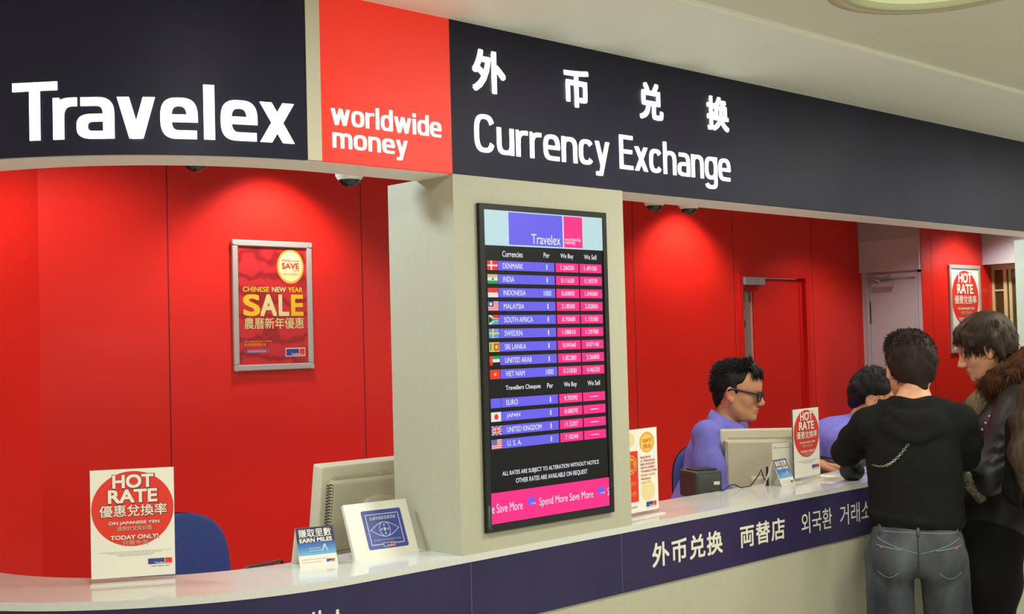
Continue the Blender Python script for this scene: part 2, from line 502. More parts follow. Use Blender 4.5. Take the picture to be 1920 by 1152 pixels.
b.prism([(6.732,1.70),(6.777,1.685),(6.777,1.735)], M_BLACKPL, YB+0.032, YB+0.036, lambda x,z,y: (x,y,z)); b.build('wall_bracket', gl)
b = MB(); b.box(6.709, 6.937, YB-0.03, YB+0.02, 1.974, 2.026, mat('closer_grey', (150, 158, 156), 0.4), 0.004); b.build('door_closer', d1)

b = MB()
for (y0, y1, z0, z1) in ((2.444, 2.462, 0, 2.066), (2.04, 2.052, 0, 2.066), (2.052, 2.444, 2.034, 2.066)):
    b.box(XS-0.012, XS+0.08, y0, y1, z0, z1, M_GREYWALL)
d2 = struct(b, 'door_2')
b = MB(); b.box(XS+0.012, XS+0.05, 2.055, 2.441, 0.0, 2.031, M_GREYWALL); b.build('door_leaf', d2)
b = MB(); b.box(XS-0.004, XS+0.012, 2.436, 2.452, 1.70, 1.86, M_DKGREY); b.cyl((XS-0.004,2.446,1.70),(XS-0.004,2.446,1.86),0.006,0.006,M_ALU,10); b.build('hinge', d2)
b = MB(); b.cyl((XS-0.03,2.385,1.985),(XS-0.03,2.235,1.985),0.02,0.02,M_ALU,18); b.box(XS-0.03,XS+0.012,2.24,2.38,1.972,1.998,M_ALU); dc = b.build('door_closer', d2)
b = MB(); b.tube([(XS-0.05,2.325,1.99),(XS-0.05,2.325,2.01),(XS-0.06,2.42,2.05)],0.006,M_ALU); b.tube([(XS-0.06,2.42,2.05),(XS-0.02,2.26,2.05)],0.006,M_ALU); b.box(XS-0.03,XS-0.005,2.25,2.31,2.043,2.056,M_ALU); b.build('arm', dc)

# =================================================================== FASCIA SIGNS
def sign_panel(name, label, sa, sb, m):
    c = surf((sa+sb)/2, Z_SIGN0, 0)
    t = thing(name, label, 'sign', c)
    b = MB(); strip(b, sa, sb, 0.0, -0.012, Z_SIGN0, Z_SIGN1-0.001, m)
    o = flip_fix(b.build('panel', t, c))
    return t, c
t, c = sign_panel('fascia_sign', 'curved navy fascia sign with big lit white Travelex lettering', S_END, 1.597, M_NAVY)
b = MB()
put_glyphs(b, [('T', 0.926, 1.031), ('r', 1.021, 1.075), ('a', 1.074, 1.157), ('v', 1.163, 1.246), ('e', 1.257, 1.339), ('l', 1.352, 1.376), ('e', 1.390, 1.474), ('x', 1.480, 1.563)],
           2.103, 0.094, M_LIT, surf, 0.0245, 0.0195, 0.0004, 0.003, cap=1.40, asc=1.34)
b.build('lettering', t, c)
b = MB(); strip(b, 1.597, 1.634, 0.002, -0.012, Z_SIGN0, Z_SIGN1-0.001, M_DIV)
o = flip_fix(b.build('trim_2')); tag(o, kind='structure')
t, c = sign_panel('fascia_sign', 'square red fascia sign reading worldwide money', 1.634, 2.039, M_REDSIGN)
b = MB()
put_glyphs(b, layout('worldwide', 1.661, 2.002, 0.17), 2.159, 0.0385, M_LIT, surf, 0.0086, 0.0064, 0.0004, 0.003)
put_glyphs(b, layout('money', 1.664, 1.890, 0.17), 2.1025, 0.0365, M_LIT, surf, 0.0086, 0.0064, 0.0004, 0.003)
b.build('lettering', t, c)
t, c = sign_panel('fascia_sign', 'long navy fascia sign with lit Currency Exchange and four Chinese characters', 2.039, 9.5, M_NAVY)
b = MB()
put_glyphs(b, layout('Currency', 2.118, 2.649, 0.13), 2.1335, 0.0735, M_LIT, surf, 0.0148, 0.0120, 0.0004, 0.003)
put_glyphs(b, layout('Exchange', 2.695, 3.239, 0.13), 2.1335, 0.0735, M_LIT, surf, 0.0148, 0.0120, 0.0004, 0.003)
b.build('lettering', t, c)
b = MB()
for ch, x0, x1, z0, z1 in (('外', 2.116, 2.236, 2.297, 2.412), ('币', 2.465, 2.567, 2.297, 2.407), ('兑', 2.793, 2.903, 2.296, 2.410), ('换', 3.124, 3.239, 2.296, 2.408)):
    b = MB(); put_text(b, ch, x0, x1, z0, z1, M_LIT, surf, 0.0004, bold=0.032, th=0.003); b.build('chinese_character', t, c)

# =================================================================== COUNTER
C0 = (3.5, 0.0, 0.0)
ctr = thing('service_counter', 'long cream counter with navy front band, curving away at the left', 'counter', C0)
b = MB(); strip(b, S_END, X_P2A, 0.001, -0.28, Z_BAND1, Z_TOP, M_QUARTZ); flip_fix(b.build('countertop', ctr, C0))
b = MB(); strip(b, S_END, X_P2A, -0.006, -0.05, 0.0, Z_BAND1, M_CREAM); flip_fix(b.build('base', ctr, C0))
b = MB(); strip(b, S_END, X_P2A, -0.001, -0.0055, Z_BAND0, Z_BAND1-0.0005, M_BAND)
for s in (2.069, 2.656): b.box(s-0.001, s+0.001, 0.0003, 0.004, Z_BAND0, Z_BAND1, mat('band_joint', (92, 84, 106), 0.5))
band = flip_fix(b.build('front_band', ctr, C0))
b = MB()
for sh in (0.0, -2.357):
    for body, x0, x1, bo, sp in (('外币兑换', 2.792, 3.139, 0.028, 1.12), ('両替店', 3.233, 3.486, 0.024, 1.12), ('외국환', 3.586, 3.778, 0.006, 1.0), ('거래소', 3.831, 4.040, 0.006, 1.0)):
        if x0+sh < S_END+0.02: continue
        b = MB(); put_text(b, body, x0+sh, x1+sh, 0.929, 1.003, M_BANDLET, surf, -0.0004, bold=bo, space=sp); b.build('lettering', band, C0)
# staff desk behind the counter
t = thing('staff_desk', 'pale desk behind the counter carrying the monitors', 'desk', (3.2, 0.5, 0))
b = MB(); b.box(-1.6, 2.6, -0.19, 0.02, 0.86, 0.90, M_DESK, 0.004); b.build('desktop', t)
for x in (-1.5, -0.4, 1.0, 2.5):
    b = MB(); b.box(x-0.02, x+0.02, -0.17, 0.0, 0, 0.86, M_DESK); b.build('leg', t)

# =================================================================== CAMERAS AND LAMPS
def dome_camera(x, y, ztop, r, label, dark=False):
    t = thing('dome_camera', label, 'camera', (x, y, ztop), 0, 'dome cameras under the header')
    body = M_BLACKPL if dark else mat('camera_white', (222, 214, 206), 0.4)
    b = MB(); b.box(-.022, .022, -.11, .02, 0.0, .006, M_SOFFIT); b.build('mount_plate', t)
    b = MB(); b.lathe([(r*1.02, 0), (r, -r*0.6), (r*0.95, -r*1.0), (r*0.78, -r*1.25)], body, 28); b.build('housing', t)
    b = MB(); b.lathe([(r*0.78, -r*1.23), (r*0.72, -r*1.42), (r*0.52, -r*1.64), (r*0.25, -r*1.76), (0.001, -r*1.79)], mat('smoked_dome', (24, 24, 22), 0.12, 0.6), 28); b.build('dome', t)
    return t
ZC = 2.115
dome_camera(1.431, 0.245, ZC, 0.034, 'black dome camera above the left window, under Travelex lettering', True)
dome_camera(1.878, 0.235, ZC, 0.039, 'white dome camera with smoked lens beside the bright pillar')
dome_camera(3.118, 0.225, ZC, 0.037, 'white dome camera nearest the rate screen, over the right window')
dome_camera(3.302, 0.225, ZC, 0.037, 'white dome camera second from the rate screen, over the right window')

def downlight(x, y, z, label, power):
    t = thing('ceiling_light', label, 'light', (x, y, z), 0, 'round ceiling lights')
    b = MB(); b.lathe([(0.272, 0.004), (0.270, -0.010), (0.240, -0.014), (0.234, -0.006)], mat('lamp_trim', (196, 186, 154), 0.35), 56, caps=False); b.build('trim_ring', t)
    b = MB(); b.lathe([(0.236, -0.006), (0.232, -0.013), (0.205, -0.010), (0.201, 0.002)], mat('lamp_ring', (214, 218, 172), 0.2), 56, caps=False); b.build('inner_ring', t)
    b = MB(); b.lathe([(0.203, 0.0), (0.001, -0.001)], mat('lamp_glass', (205, 208, 172), 0.15, emit=(236, 240, 190), es=0.35), 56, caps=False); b.build('diffuser', t)
    if power > 0:
        ld = bpy.data.lights.new('hall_lamp', 'AREA'); ld.shape = 'DISK'; ld.size = 0.38; ld.energy = power; ld.color = (1.0, 0.99, 0.90)
        lo = bpy.data.objects.new('lamp_light', ld); COL.objects.link(lo); lo.parent = t; lo.location = (0, 0, -0.02)
    return t
downlight(CX0, -0.984, 2.482, 'round recessed ceiling light at the top right of the view', HALL_W)
for k, (x, y) in enumerate(((CX0-1.936, -0.984), (CX0+1.936, -0.984), (CX0+3.872, -0.984), (CX0-1.936, -2.92), (CX0, -2.92), (CX0+1.936, -2.92))):
    downlight(x, y, 2.482, 'round recessed ceiling light out of the view, in the hall ceiling', HALL_W)

def booth_light(x, y, power, spread, label, col=(1.0, 0.95, 0.90), aim=None):
    t = thing('spot_light', label, 'light', (x, y, 2.62), 0, 'booth spotlights')
    b = MB(); b.lathe([(0.055, 0), (0.055, -0.012), (0.045, -0.012), (0.04, -0.002)], M_ALU, 24, caps=False); b.build('trim_ring', t)
    b = MB(); b.lathe([(0.042, -0.003), (0.001, -0.003)], mat('spot_glow', (255, 250, 235), 0.4, emit=(255, 248, 230), es=3.0), 24, caps=False); b.build('bulb', t)
    ld = bpy.data.lights.new('booth_lamp', 'SPOT'); ld.energy = power; ld.color = col; ld.shadow_soft_size = 0.045
    ld.spot_size = math.radians(spread); ld.spot_blend = 0.6
    lo = bpy.data.objects.new('lamp_light', ld); COL.objects.link(lo); lo.parent = t; lo.location = (0, 0, -0.03)
    if aim: ld.shadow_soft_size = 0.16; lo.rotation_euler = (Vector(aim)-Vector((x, y, 2.59))).to_track_quat('-Z', 'Y').to_euler()
BL = 'small recessed spotlight in the booth ceiling above the red wall'
for x in (3.02, 6.05): booth_light(x, 2.22, BOOTH_W, 120, BL)
booth_light(1.85, 1.75, BOOTH_W*1.15, 108, BL, aim=(2.15, 2.5, 1.30))  # unseen spot added as fill light for the left red walls
booth_light(4.5, 1.75, BOOTH_W*.7, 130, BL)
booth_light(7.4, 1.75, BOOTH_W*.8, 130, BL)
booth_light(8.75, 1.55, BOOTH_W*1.05, 130, BL)
booth_light(1.45, 0.62, FRONT_W*.1, 150, 'small recessed spotlight in the booth ceiling above the desks')
for x in (3.6, 5.2): booth_light(x, 0.62, FRONT_W*2.6, 150, 'small recessed spotlight in the booth ceiling above the desks')
booth_light(1.15, 0.95, 135, 62, 'small recessed spotlight in the booth ceiling aimed at the near pillar', (0.72, 0.90, 1.0), (2.04, 0.10, 1.55))
booth_light(4.90, 0.80, 155, 50, 'small recessed spotlight in the booth ceiling aimed at the far pillar', (0.50, 0.85, 1.0), (5.94, 0.14, 1.60))

# =================================================================== RATE SCREEN
t = thing('rate_screen', 'tall black screen of exchange rates mounted on the pillar', 'screen', (2.367, 0.0, 1.558))
SO = (2.367, 0.0, 1.558)
def SF(x, z, d=0.0): return (x, -0.011-d, z)
def emis(n, c, s=1.0): return mat('screen_'+n, (0, 0, 0), 0.25, 0.3, emit=c, es=s)
E_BLK, E_BLUE, E_PINK, E_BAN, E_TXT = emis('black', (14, 12, 12)), emis('blue', (108, 98, 236)), emis('pink', (255, 44, 136)), emis('banner', (190, 222, 226)), emis('text', (226, 230, 240))
b = MB()
b.box(2.119, 2.136, -0.012, 0.0, 1.120, 1.995, M_BLACKPL); b.box(2.600, 2.6165, -0.012, 0.0, 1.120, 1.995, M_BLACKPL)
b.box(2.136, 2.600, -0.012, 0.0, 1.120, 1.139, M_BLACKPL); b.box(2.136, 2.600, -0.012, 0.0, 1.979, 1.995, M_BLACKPL)
b.build('bezel', t, SO)
b = MB(); b.box(2.136, 2.600, -0.009, 0.0, 1.139, 1.979, E_BLK); scr = b.build('display', t, SO)
def rect(b, x0, x1, z0, z1, m, fn, d): b.add([fn(x0,z0,d), fn(x1,z0,d), fn(x1,z1,d), fn(x0,z1,d)], [(0,1,2,3)], m)
L1, L2, L3, L4 = -0.0015, -0.001, -0.0005, 0.0
def poly(b, pts, m, fn, d): b.add([fn(p[0], p[1], d) for p in pts], [tuple(range(len(pts)))], m)
def disc(b, cx, cz, rx, rz, m, fn, d, n=40): poly(b, [(cx+rx*math.cos(2*PI*k/n), cz+rz*math.sin(2*PI*k/n)) for k in range(n)], m, fn, d)
def ringp(b, cx, cz, rx, rz, w, m, fn, d, n=40):
    a = [(cx+rx*math.cos(2*PI*k/n), cz+rz*math.sin(2*PI*k/n)) for k in range(n)]
    i_ = [(cx+(rx-w)*math.cos(2*PI*k/n), cz+(rz-w)*math.sin(2*PI*k/n)) for k in range(n)]
    b.add([fn(p[0],p[1],d) for p in a+i_], [(k,(k+1)%n,n+(k+1)%n,n+k) for k in range(n)], m)
b = MB()
rect(b, 2.138, 2.600, 1.8835, 1.979, E_BAN, SF, L1); rect(b, 2.226, 2.4335, 1.8875, 1.976, E_BLUE, SF, L2); rect(b, 2.4395, 2.515, 1.8875, 1.976, E_PINK, SF, L2)
put_text(b, 'Travelex', 2.310, 2.4245, 1.8925, 1.9205, E_TXT, SF, L3, 0.01)
put_text(b, 'worldwide', 2.4425, 2.507, 1.9055, 1.9165, E_TXT, SF, L3); put_text(b, 'money', 2.4425, 2.485, 1.893, 1.9045, E_TXT, SF, L3)
b.build('logo_banner', scr, SO)
EF = lambda n, c: emis('flag_'+n, c)
FR, FW, FO, FG, FB, FLB, FY, FK = EF('red', (238, 52, 42)), EF('white', (226, 228, 226)), EF('saffron', (214, 186, 120)), EF('green', (30, 160, 70)), EF('navy', (70, 80, 170)), EF('lightblue', (110, 150, 220)), EF('yellow', (226, 214, 70)), EF('black', (20, 20, 20))
def flag(b, name, x0, x1, z0, z1):
    w, h = x1-x0, z1-z0
    R_ = lambda a0, a1, c0, c1, m, d: rect(b, x0+a0*w, x0+a1*w, z0+c0*h, z0+c1*h, m, SF, d)
    P_ = lambda pts, m, d: poly(b, [(x0+p[0]*w, z0+p[1]*h) for p in pts], m, SF, d)
    if name == 'DENMARK': R_(0,1,0,1,FR,L2); R_(.32,.46,0,1,FW,L3); R_(0,1,.42,.58,FW,L3)
    elif name == 'INDIA': R_(0,1,0,.333,FG,L2); R_(0,1,.333,.667,FW,L2); R_(0,1,.667,1,FO,L2); disc(b, x0+.5*w, z0+.5*h, .09*w, .14*h, FB, SF, L3, 16)
    elif name == 'INDONESIA': R_(0,1,0,.5,FW,L2); R_(0,1,.5,1,FR,L2)
    elif name in ('MALAYSIA', 'U. S. A.'):
        R_(0,1,0,1,FW,L2)
        for k in range(5): R_(0,1,k*.2,k*.2+.1,FR,L3)
        R_(0,.5,.45,1,FB,L4)
        if name == 'MALAYSIA': disc(b, x0+.22*w, z0+.72*h, .12*w, .18*h, FW, SF, L4+.0004, 14)
        else:
            for i in range(3):
                for j in range(3): R_(.08+.15*i,.13+.15*i,.52+.15*j,.58+.15*j,FW,L4+.0004)
    elif name == 'SOUTH AFRICA':
        R_(0,1,.5,1,FR,L2); R_(0,1,0,.5,FLB,L2); P_([(0,0),(.2,0),(.55,.36),(1,.36),(1,.64),(.55,.64),(.2,1),(0,1)],FW,L3); P_([(0,.08),(.5,.42),(1,.42),(1,.58),(.5,.58),(0,.92)],FG,L4); P_([(0,.2),(.3,.5),(0,.8)],FK,L4+.0004)
    elif name == 'SWEDEN': R_(0,1,0,1,FLB,L2); R_(.32,.46,0,1,FY,L3); R_(0,1,.42,.58,FY,L3)
    elif name == 'SRI LANKA': R_(0,1,0,1,FY,L2); R_(.06,.2,.1,.9,FG,L3); R_(.2,.34,.1,.9,FO,L3); R_(.42,.94,.1,.9,EF('maroon',(196,90,50)),L3); disc(b, x0+.68*w, z0+.5*h, .12*w, .22*h, FY, SF, L4, 12)
    elif name == 'UNITED ARAB': R_(0,1,0,.333,FK,L2); R_(0,1,.333,.667,FW,L2); R_(0,1,.667,1,FG,L2); R_(0,.28,0,1,FR,L3)
    elif name == 'VIET NAM':
        R_(0,1,0,1,FR,L2); P_([(.5+(.19 if k%2==0 else .08)*math.sin(k*PI/5), .5+(.27 if k%2==0 else .11)*math.cos(k*PI/5)) for k in range(10)],FY,L3)
    elif name == 'EURO':
        R_(0,1,0,1,E_BLUE,L2)
        for k in range(12): disc(b, x0+(.5+.2*math.cos(k*PI/6))*w, z0+(.5+.3*math.sin(k*PI/6))*h, .02*w, .03*h, FLB, SF, L3, 6)
    elif name == 'JAPAN': R_(0,1,0,1,FW,L2); disc(b, x0+.5*w, z0+.5*h, .2*w, .3*h, FR, SF, L3, 20)
    elif name == 'UNITED KINGDOM':
        R_(0,1,0,1,FB,L2); P_([(0,0),(.12,0),(1,.88),(1,1),(.88,1),(0,.12)],FW,L3); P_([(0,1),(0,.88),(.88,0),(1,0),(1,.12),(.12,1)],FW,L3)
        P_([(0,0),(.05,0),(1,.95),(1,1),(.95,1),(0,.05)],FR,L3+.0002); P_([(0,1),(0,.95),(.95,0),(1,0),(1,.05),(.05,1)],FR,L3+.0002)
        R_(.4,.6,0,1,FW,L4); R_(0,1,.36,.64,FW,L4); R_(.44,.56,0,1,FR,L4+.0004); R_(0,1,.43,.57,FR,L4+.0004)
def rate_row(ztop, name, per, buy, sell):
    b = MB(); h = 0.0253; z0 = ztop-h
    flag(b, name, 2.144, 2.181, z0, ztop)
    rect(b, 2.1825, 2.3975, z0, ztop, E_BLUE, SF, L2); rect(b, 2.4025, 2.4947, z0, ztop, E_PINK, SF, L2); rect(b, 2.4992, 2.5914, z0, ztop, E_PINK, SF, L2)
    tw = {'DENMARK': .0755, 'INDIA': .041, 'INDONESIA': .083, 'MALAYSIA': .076, 'SOUTH AFRICA': .108, 'SWEDEN': .066, 'SRI LANKA': .079, 'UNITED ARAB': .099, 'VIET NAM': .071, 'EURO': .043, 'JAPAN': .050, 'UNITED KINGDOM': .130, 'U. S. A.': .053}[name]
    put_text(b, name, 2.200, 2.200+tw, z0+.0055, z0+.0198, E_TXT, SF, L3, 0.012)
    pw = .0045 if per == '1' else .029
    put_text(b, per, 2.367-pw/2, 2.367+pw/2, z0+.0055, z0+.0198, E_TXT, SF, L3, 0.012)
    put_text(b, buy, 2.4222, 2.475, z0+.0065, z0+.0195, E_TXT, SF, L3, 0.006)
    if sell == '-': rect(b, 2.528, 2.561, z0+.0115, z0+.0135, E_TXT, SF, L3)
    else: put_text(b, sell, 2.5180, 2.571, z0+.0065, z0+.0195, E_TXT, SF, L3, 0.006)
    b.build('rate_row', scr, SO)
rows = [('DENMARK','1','1.26020','1.49100'),('INDIA','1','0.11630','0.18370'),('INDONESIA','1000','0.60800','1.04060'),('MALAYSIA','1','2.18500','2.82800'),('SOUTH AFRICA','1','0.70680','1.15500'),('SWEDEN','1','1.08810','1.29780'),('SRI LANKA','1','0.04560','0.07140'),('UNITED ARAB','1','1.82280','2.26800'),('VIET NAM','1000','0.31830','0.46220')]
for k, r_ in enumerate(rows): rate_row(1.8420 - .0365*k, *r_)
for k, r_ in enumerate([('EURO','1','9.70390','-'),('JAPAN','1','0.08070','-'),('UNITED KINGDOM','1','11.5207','-'),('U. S. A.','1','7.18240','-')]): rate_row(1.4730 - .0365*k, *r_)
for z, first, x1 in ((1.8555, 'Currencies', 2.275), (1.4920, 'Travellers Cheques', 2.331)):
    for body, xa, xb, za in ((first, 2.199, x1, z-.002), ('Per', 2.3557, 2.379, z), ('We Buy', 2.4222, 2.4745, z-.003), ('We Sell', 2.519, 2.571, z)):
        b = MB(); put_text(b, body, xa, xb, za, z+.0140, E_TXT, SF, L3, 0.014); b.build('column_heading', scr, SO)
b = MB()
put_text(b, 'ALL RATES ARE SUBJECT TO ALTERATION WITHOUT NOTICE', 2.179, 2.557, 1.262, 1.277, E_TXT, SF, L3, 0.012)
put_text(b, 'OTHER RATES ARE AVAILABLE ON REQUEST', 2.228, 2.508, 1.2395, 1.2545, E_TXT, SF, L3, 0.012)
b.build('notice_text', scr, SO)
b = MB()
rect(b, 2.137, 2.5985, 1.1405, 1.2225, E_PINK, SF, L2)
put_text(b, 'e Save More', 2.1385, 2.2505, 1.169, 1.193, E_TXT, SF, L3); put_text(b, 'Spend More Save More', 2.3135, 2.5295, 1.1645, 1.193, E_TXT, SF, L3)
put_text(b, 'S', 2.590, 2.5975, 1.170, 1.193, E_TXT, SF, L3)
for x in (2.2715, 2.5505):
    rect(b, x, x+.024, 1.177, 1.1985, E_BLUE, SF, L3); rect(b, x+.024, x+.030, 1.177, 1.187, E_PINK, SF, L3); put_text(b, 'Travelex', x+.008, x+.029, 1.1785, 1.184, E_TXT, SF, L4)
b.build('ticker', scr, SO)
b = MB(); b.tube([(2.1265,-.0125,1.19),(2.1262,-.0125,1.134),(2.134,-.0125,1.130)], 0.0012, mat('green_sticker', (70, 120, 100), 0.4), 5); b.box(2.1215,2.1345,-.0126,-.012,1.130,1.192,mat('bezel_sticker',(52,60,58),0.2)); b.build('sticker', t, SO)

# =================================================================== PRINTED MATTER
def PF(x, z, d=0.0): return (x, -d, z)
def logo(b, x0, x1, z0, z1, fn, d, border=False):
    if border: rect(b, x0-.03*(x1-x0), x1+.03*(x1-x0), z0-.12*(z1-z0), z1+.12*(z1-z0), M_WHITE, fn, d-.0003)
    xm = x0 + .69*(x1-x0)
    rect(b, x0, xm, z0, z1, M_PBLUE, fn, d); rect(b, xm+.03*(x1-x0), x1, z0, z1, M_PRED, fn, d)
    put_text(b, 'Travelex', x0+.27*(x1-x0), xm-.02*(x1-x0), z0+.06*(z1-z0), z0+.40*(z1-z0), M_WHITE, fn, d+.0003, 0.02)
    put_text(b, 'worldwide money', xm+.05*(x1-x0), x1-.02*(x1-x0), z0+.08*(z1-z0), z0+.26*(z1-z0), M_WHITE, fn, d+.0003)
def dashes(b, x0, x1, z, h, fn, d, m, seed):
    r = random.Random(seed); x = x0
    while x < x1:
        w = min(r.uniform(1.5, 5)*h, x1-x); rect(b, x, x+w, z, z+h*.62, m, fn, d); x += w + h*.7
def outlined(b, body, x0, x1, z0, z1, m, fn, d, bold, o=0.0016):
    put_text(b, body, x0-o*.6, x1+o*1.3, z0-o*1.3, z1+o*.6, M_PSHADOW, fn, d, bold+0.012)
    put_text(b, body, x0, x1, z0, z1, m, fn, d+.0003, bold)
def hot_rate(b, w, h, fn, d=0.0004):
    """notice with a red disc; x from -w/2 to w/2, z from 0 to h"""
    X = lambda s: (s/.194 - .5)*w
    Z = lambda v: v/.2715*h
    k = w/.194
    rect(b, -w/2, w/2, 0, h, M_WHITE, fn, d)
    n = 64
    poly(b, [(X(.0972)+.0955*k*math.cos(2*PI*i/n), Z(.1715)+.0945/.2715*h*math.sin(2*PI*i/n)) for i in range(n)], M_PRED, fn, d+.0003)
    rect(b, X(.004), X(.190), Z(.1483), Z(.1488), mat('print_fold', (206, 90, 66), 0.5), fn, d+.0006)
    o = .0022*k
    outlined(b, 'HOT', X(.051), X(.147), Z(.2235), Z(.258), M_WHITE, fn, d+.0006, 0.05, o)
    outlined(b, 'RATE', X(.0405), X(.155), Z(.1865), Z(.2205), M_WHITE, fn, d+.0006, 0.05, o)
    outlined(b, '優惠兌換率', X(.020), X(.177), Z(.152), Z(.182), M_WHITE, fn, d+.0006, 0.012, o*.7)
    outlined(b, 'ON JAPANESE YEN', X(.041), X(.159), Z(.1303), Z(.1405), M_WHITE, fn, d+.0006, 0.03, o*.4)
    outlined(b, '適用於兌換日圓', X(.0605), X(.1405), Z(.1165), Z(.1285), mat('print_pale', (226, 190, 168), .5), fn, d+.0006, 0.0, o*.4)
    outlined(b, 'TODAY ONLY!', X(.045), X(.156), Z(.0944), Z(.1058), M_WHITE, fn, d+.0006, 0.04, o*.5)
    outlined(b, '只限今天', X(.072), X(.132), Z(.080), Z(.0925), mat('print_pale', (226, 190, 168), .5), fn, d+.0006, 0.0, o*.4)
    for i, (a, c, z) in enumerate(((.016, .184, .0630), (.038, .164, .0595), (.058, .146, .0562), (.064, .140, .0530))):
        dashes(b, X(a), X(c), Z(z), .0016*k, fn, d+.0003, M_PGREY, 11+i)
    logo(b, X(.131), X(.187), Z(.0287), Z(.043), fn, d+.0006)
    dashes(b, X(.138), X(.181), Z(.0222), .0034*k, fn, d+.0003, M_PGREY, 5)

def sign_stand(name, label, x, y, rz, w, h, art, group=None):
    t = thing(name, label, 'sign', (x, y, Z_TOP), rz, group)
    b = MB(); b.box(-w/2, w/2, -.0025, .0025, 0.004, h, M_ACRYL); b.build('holder', t)
    b = MB(); b.box(-w/2, w/2, -.028, .028, 0.0, 0.004, mat('pale_acrylic', (226, 226, 218), .1, .5)); b.build('foot', t)
    b = MB(); b.box(-w/2+.001, w/2-.001, -.0032, -.0026, 0.014, h-.001, M_PAPER)
    art(b, w-.002, h-.015, lambda xx, zz, d=0: (xx, -.0033-d, zz+.014)); b.build('print', t)
    return t
sign_stand('sign_stand', 'white HOT RATE notice with red disc on the left counter', 1.309, 0.356, math.radians(-29.3), .194, .2725, hot_rate, 'hot rate notices on the counter')
sign_stand('sign_stand', 'white HOT RATE notice with red disc beside the right-hand monitor', 3.951, 0.213, math.radians(4), .194, .2725, hot_rate, 'hot rate notices on the counter')

def gift(b, w, h, fn):
    rect(b, -w/2, w/2, 0, h, M_WHITE, fn, .0003)
    X = lambda u: -w/2 + u*w
    Z = lambda v: v*h
    gold = mat('print_gold', (226, 170, 60), .4); pale = mat('print_pale_gold', (232, 214, 160), .5); red = mat('print_text_red', (198, 70, 52), .5)
    rect(b, X(.06), X(.46), Z(.13), Z(.74), M_PRED, fn, .0006)
    disc(b, X(.26), Z(.58), .17*w, .115*h, gold, fn, .0009); ringp(b, X(.26), Z(.58), .15*w, .10*h, .004, M_PRED, fn, .0012); put_text(b, '福', X(.17), X(.35), Z(.52), Z(.63), M_PRED, fn, .0012, .02)
    put_text(b, 'RED\nPOCKET\nGIFT', X(.12), X(.40), Z(.28), Z(.42), gold, fn, .0009, .02); put_text(b, '紅封包', X(.12), X(.40), Z(.20), Z(.26), gold, fn, .0009)
    disc(b, X(.72), Z(.83), .20*w, .125*h, gold, fn, .0006); disc(b, X(.71), Z(.825), .165*w, .105*h, mat('print_amber', (240, 196, 90), .4), fn, .0009)
    put_text(b, 'GIFT', X(.60), X(.84), Z(.83), Z(.87), red, fn, .0012, .04); put_text(b, '禮品', X(.61), X(.83), Z(.755), Z(.81), mat('print_orange', (220, 130, 60), .5), fn, .0012, .02)
    disc(b, X(.25), Z(.88), .14*w, .09*h, pale, fn, .0006); disc(b, X(.72), Z(.24), .19*w, .13*h, pale, fn, .0005)
    for k, s in enumerate(('RECEIVE', 'A TRAVELEX', 'RED POCKET', 'WITH EVERY', 'TRANSACTION')):
        put_text(b, s, X(.53), X(.53+.04*len(s)), Z(.635-.042*k), Z(.663-.042*k), red, fn, .0009, .04)
    put_text(b, '即送紅封包', X(.53), X(.93), Z(.42), Z(.45), gold, fn, .0009, .02); put_text(b, 'TRAVELEX', X(.53), X(.80), Z(.375), Z(.40), red, fn, .0009, .04); put_text(b, '禮品一份', X(.53), X(.78), Z(.33), Z(.36), gold, fn, .0009)
    logo(b, X(.66), X(.94), Z(.045), Z(.105), fn, .0006)
    rect(b, X(.10), X(.42), Z(.055), Z(.08), mat('print_pill', (170, 180, 196), .5), fn, .0006); dashes(b, X(.66), X(.92), Z(.025), .002, fn, .0006, M_PGREY, 3)
sign_stand('sign_stand', 'white and gold GIFT notice on the counter against the pillar', 2.853, 0.098, math.radians(4.6), .194, .2725, gift)

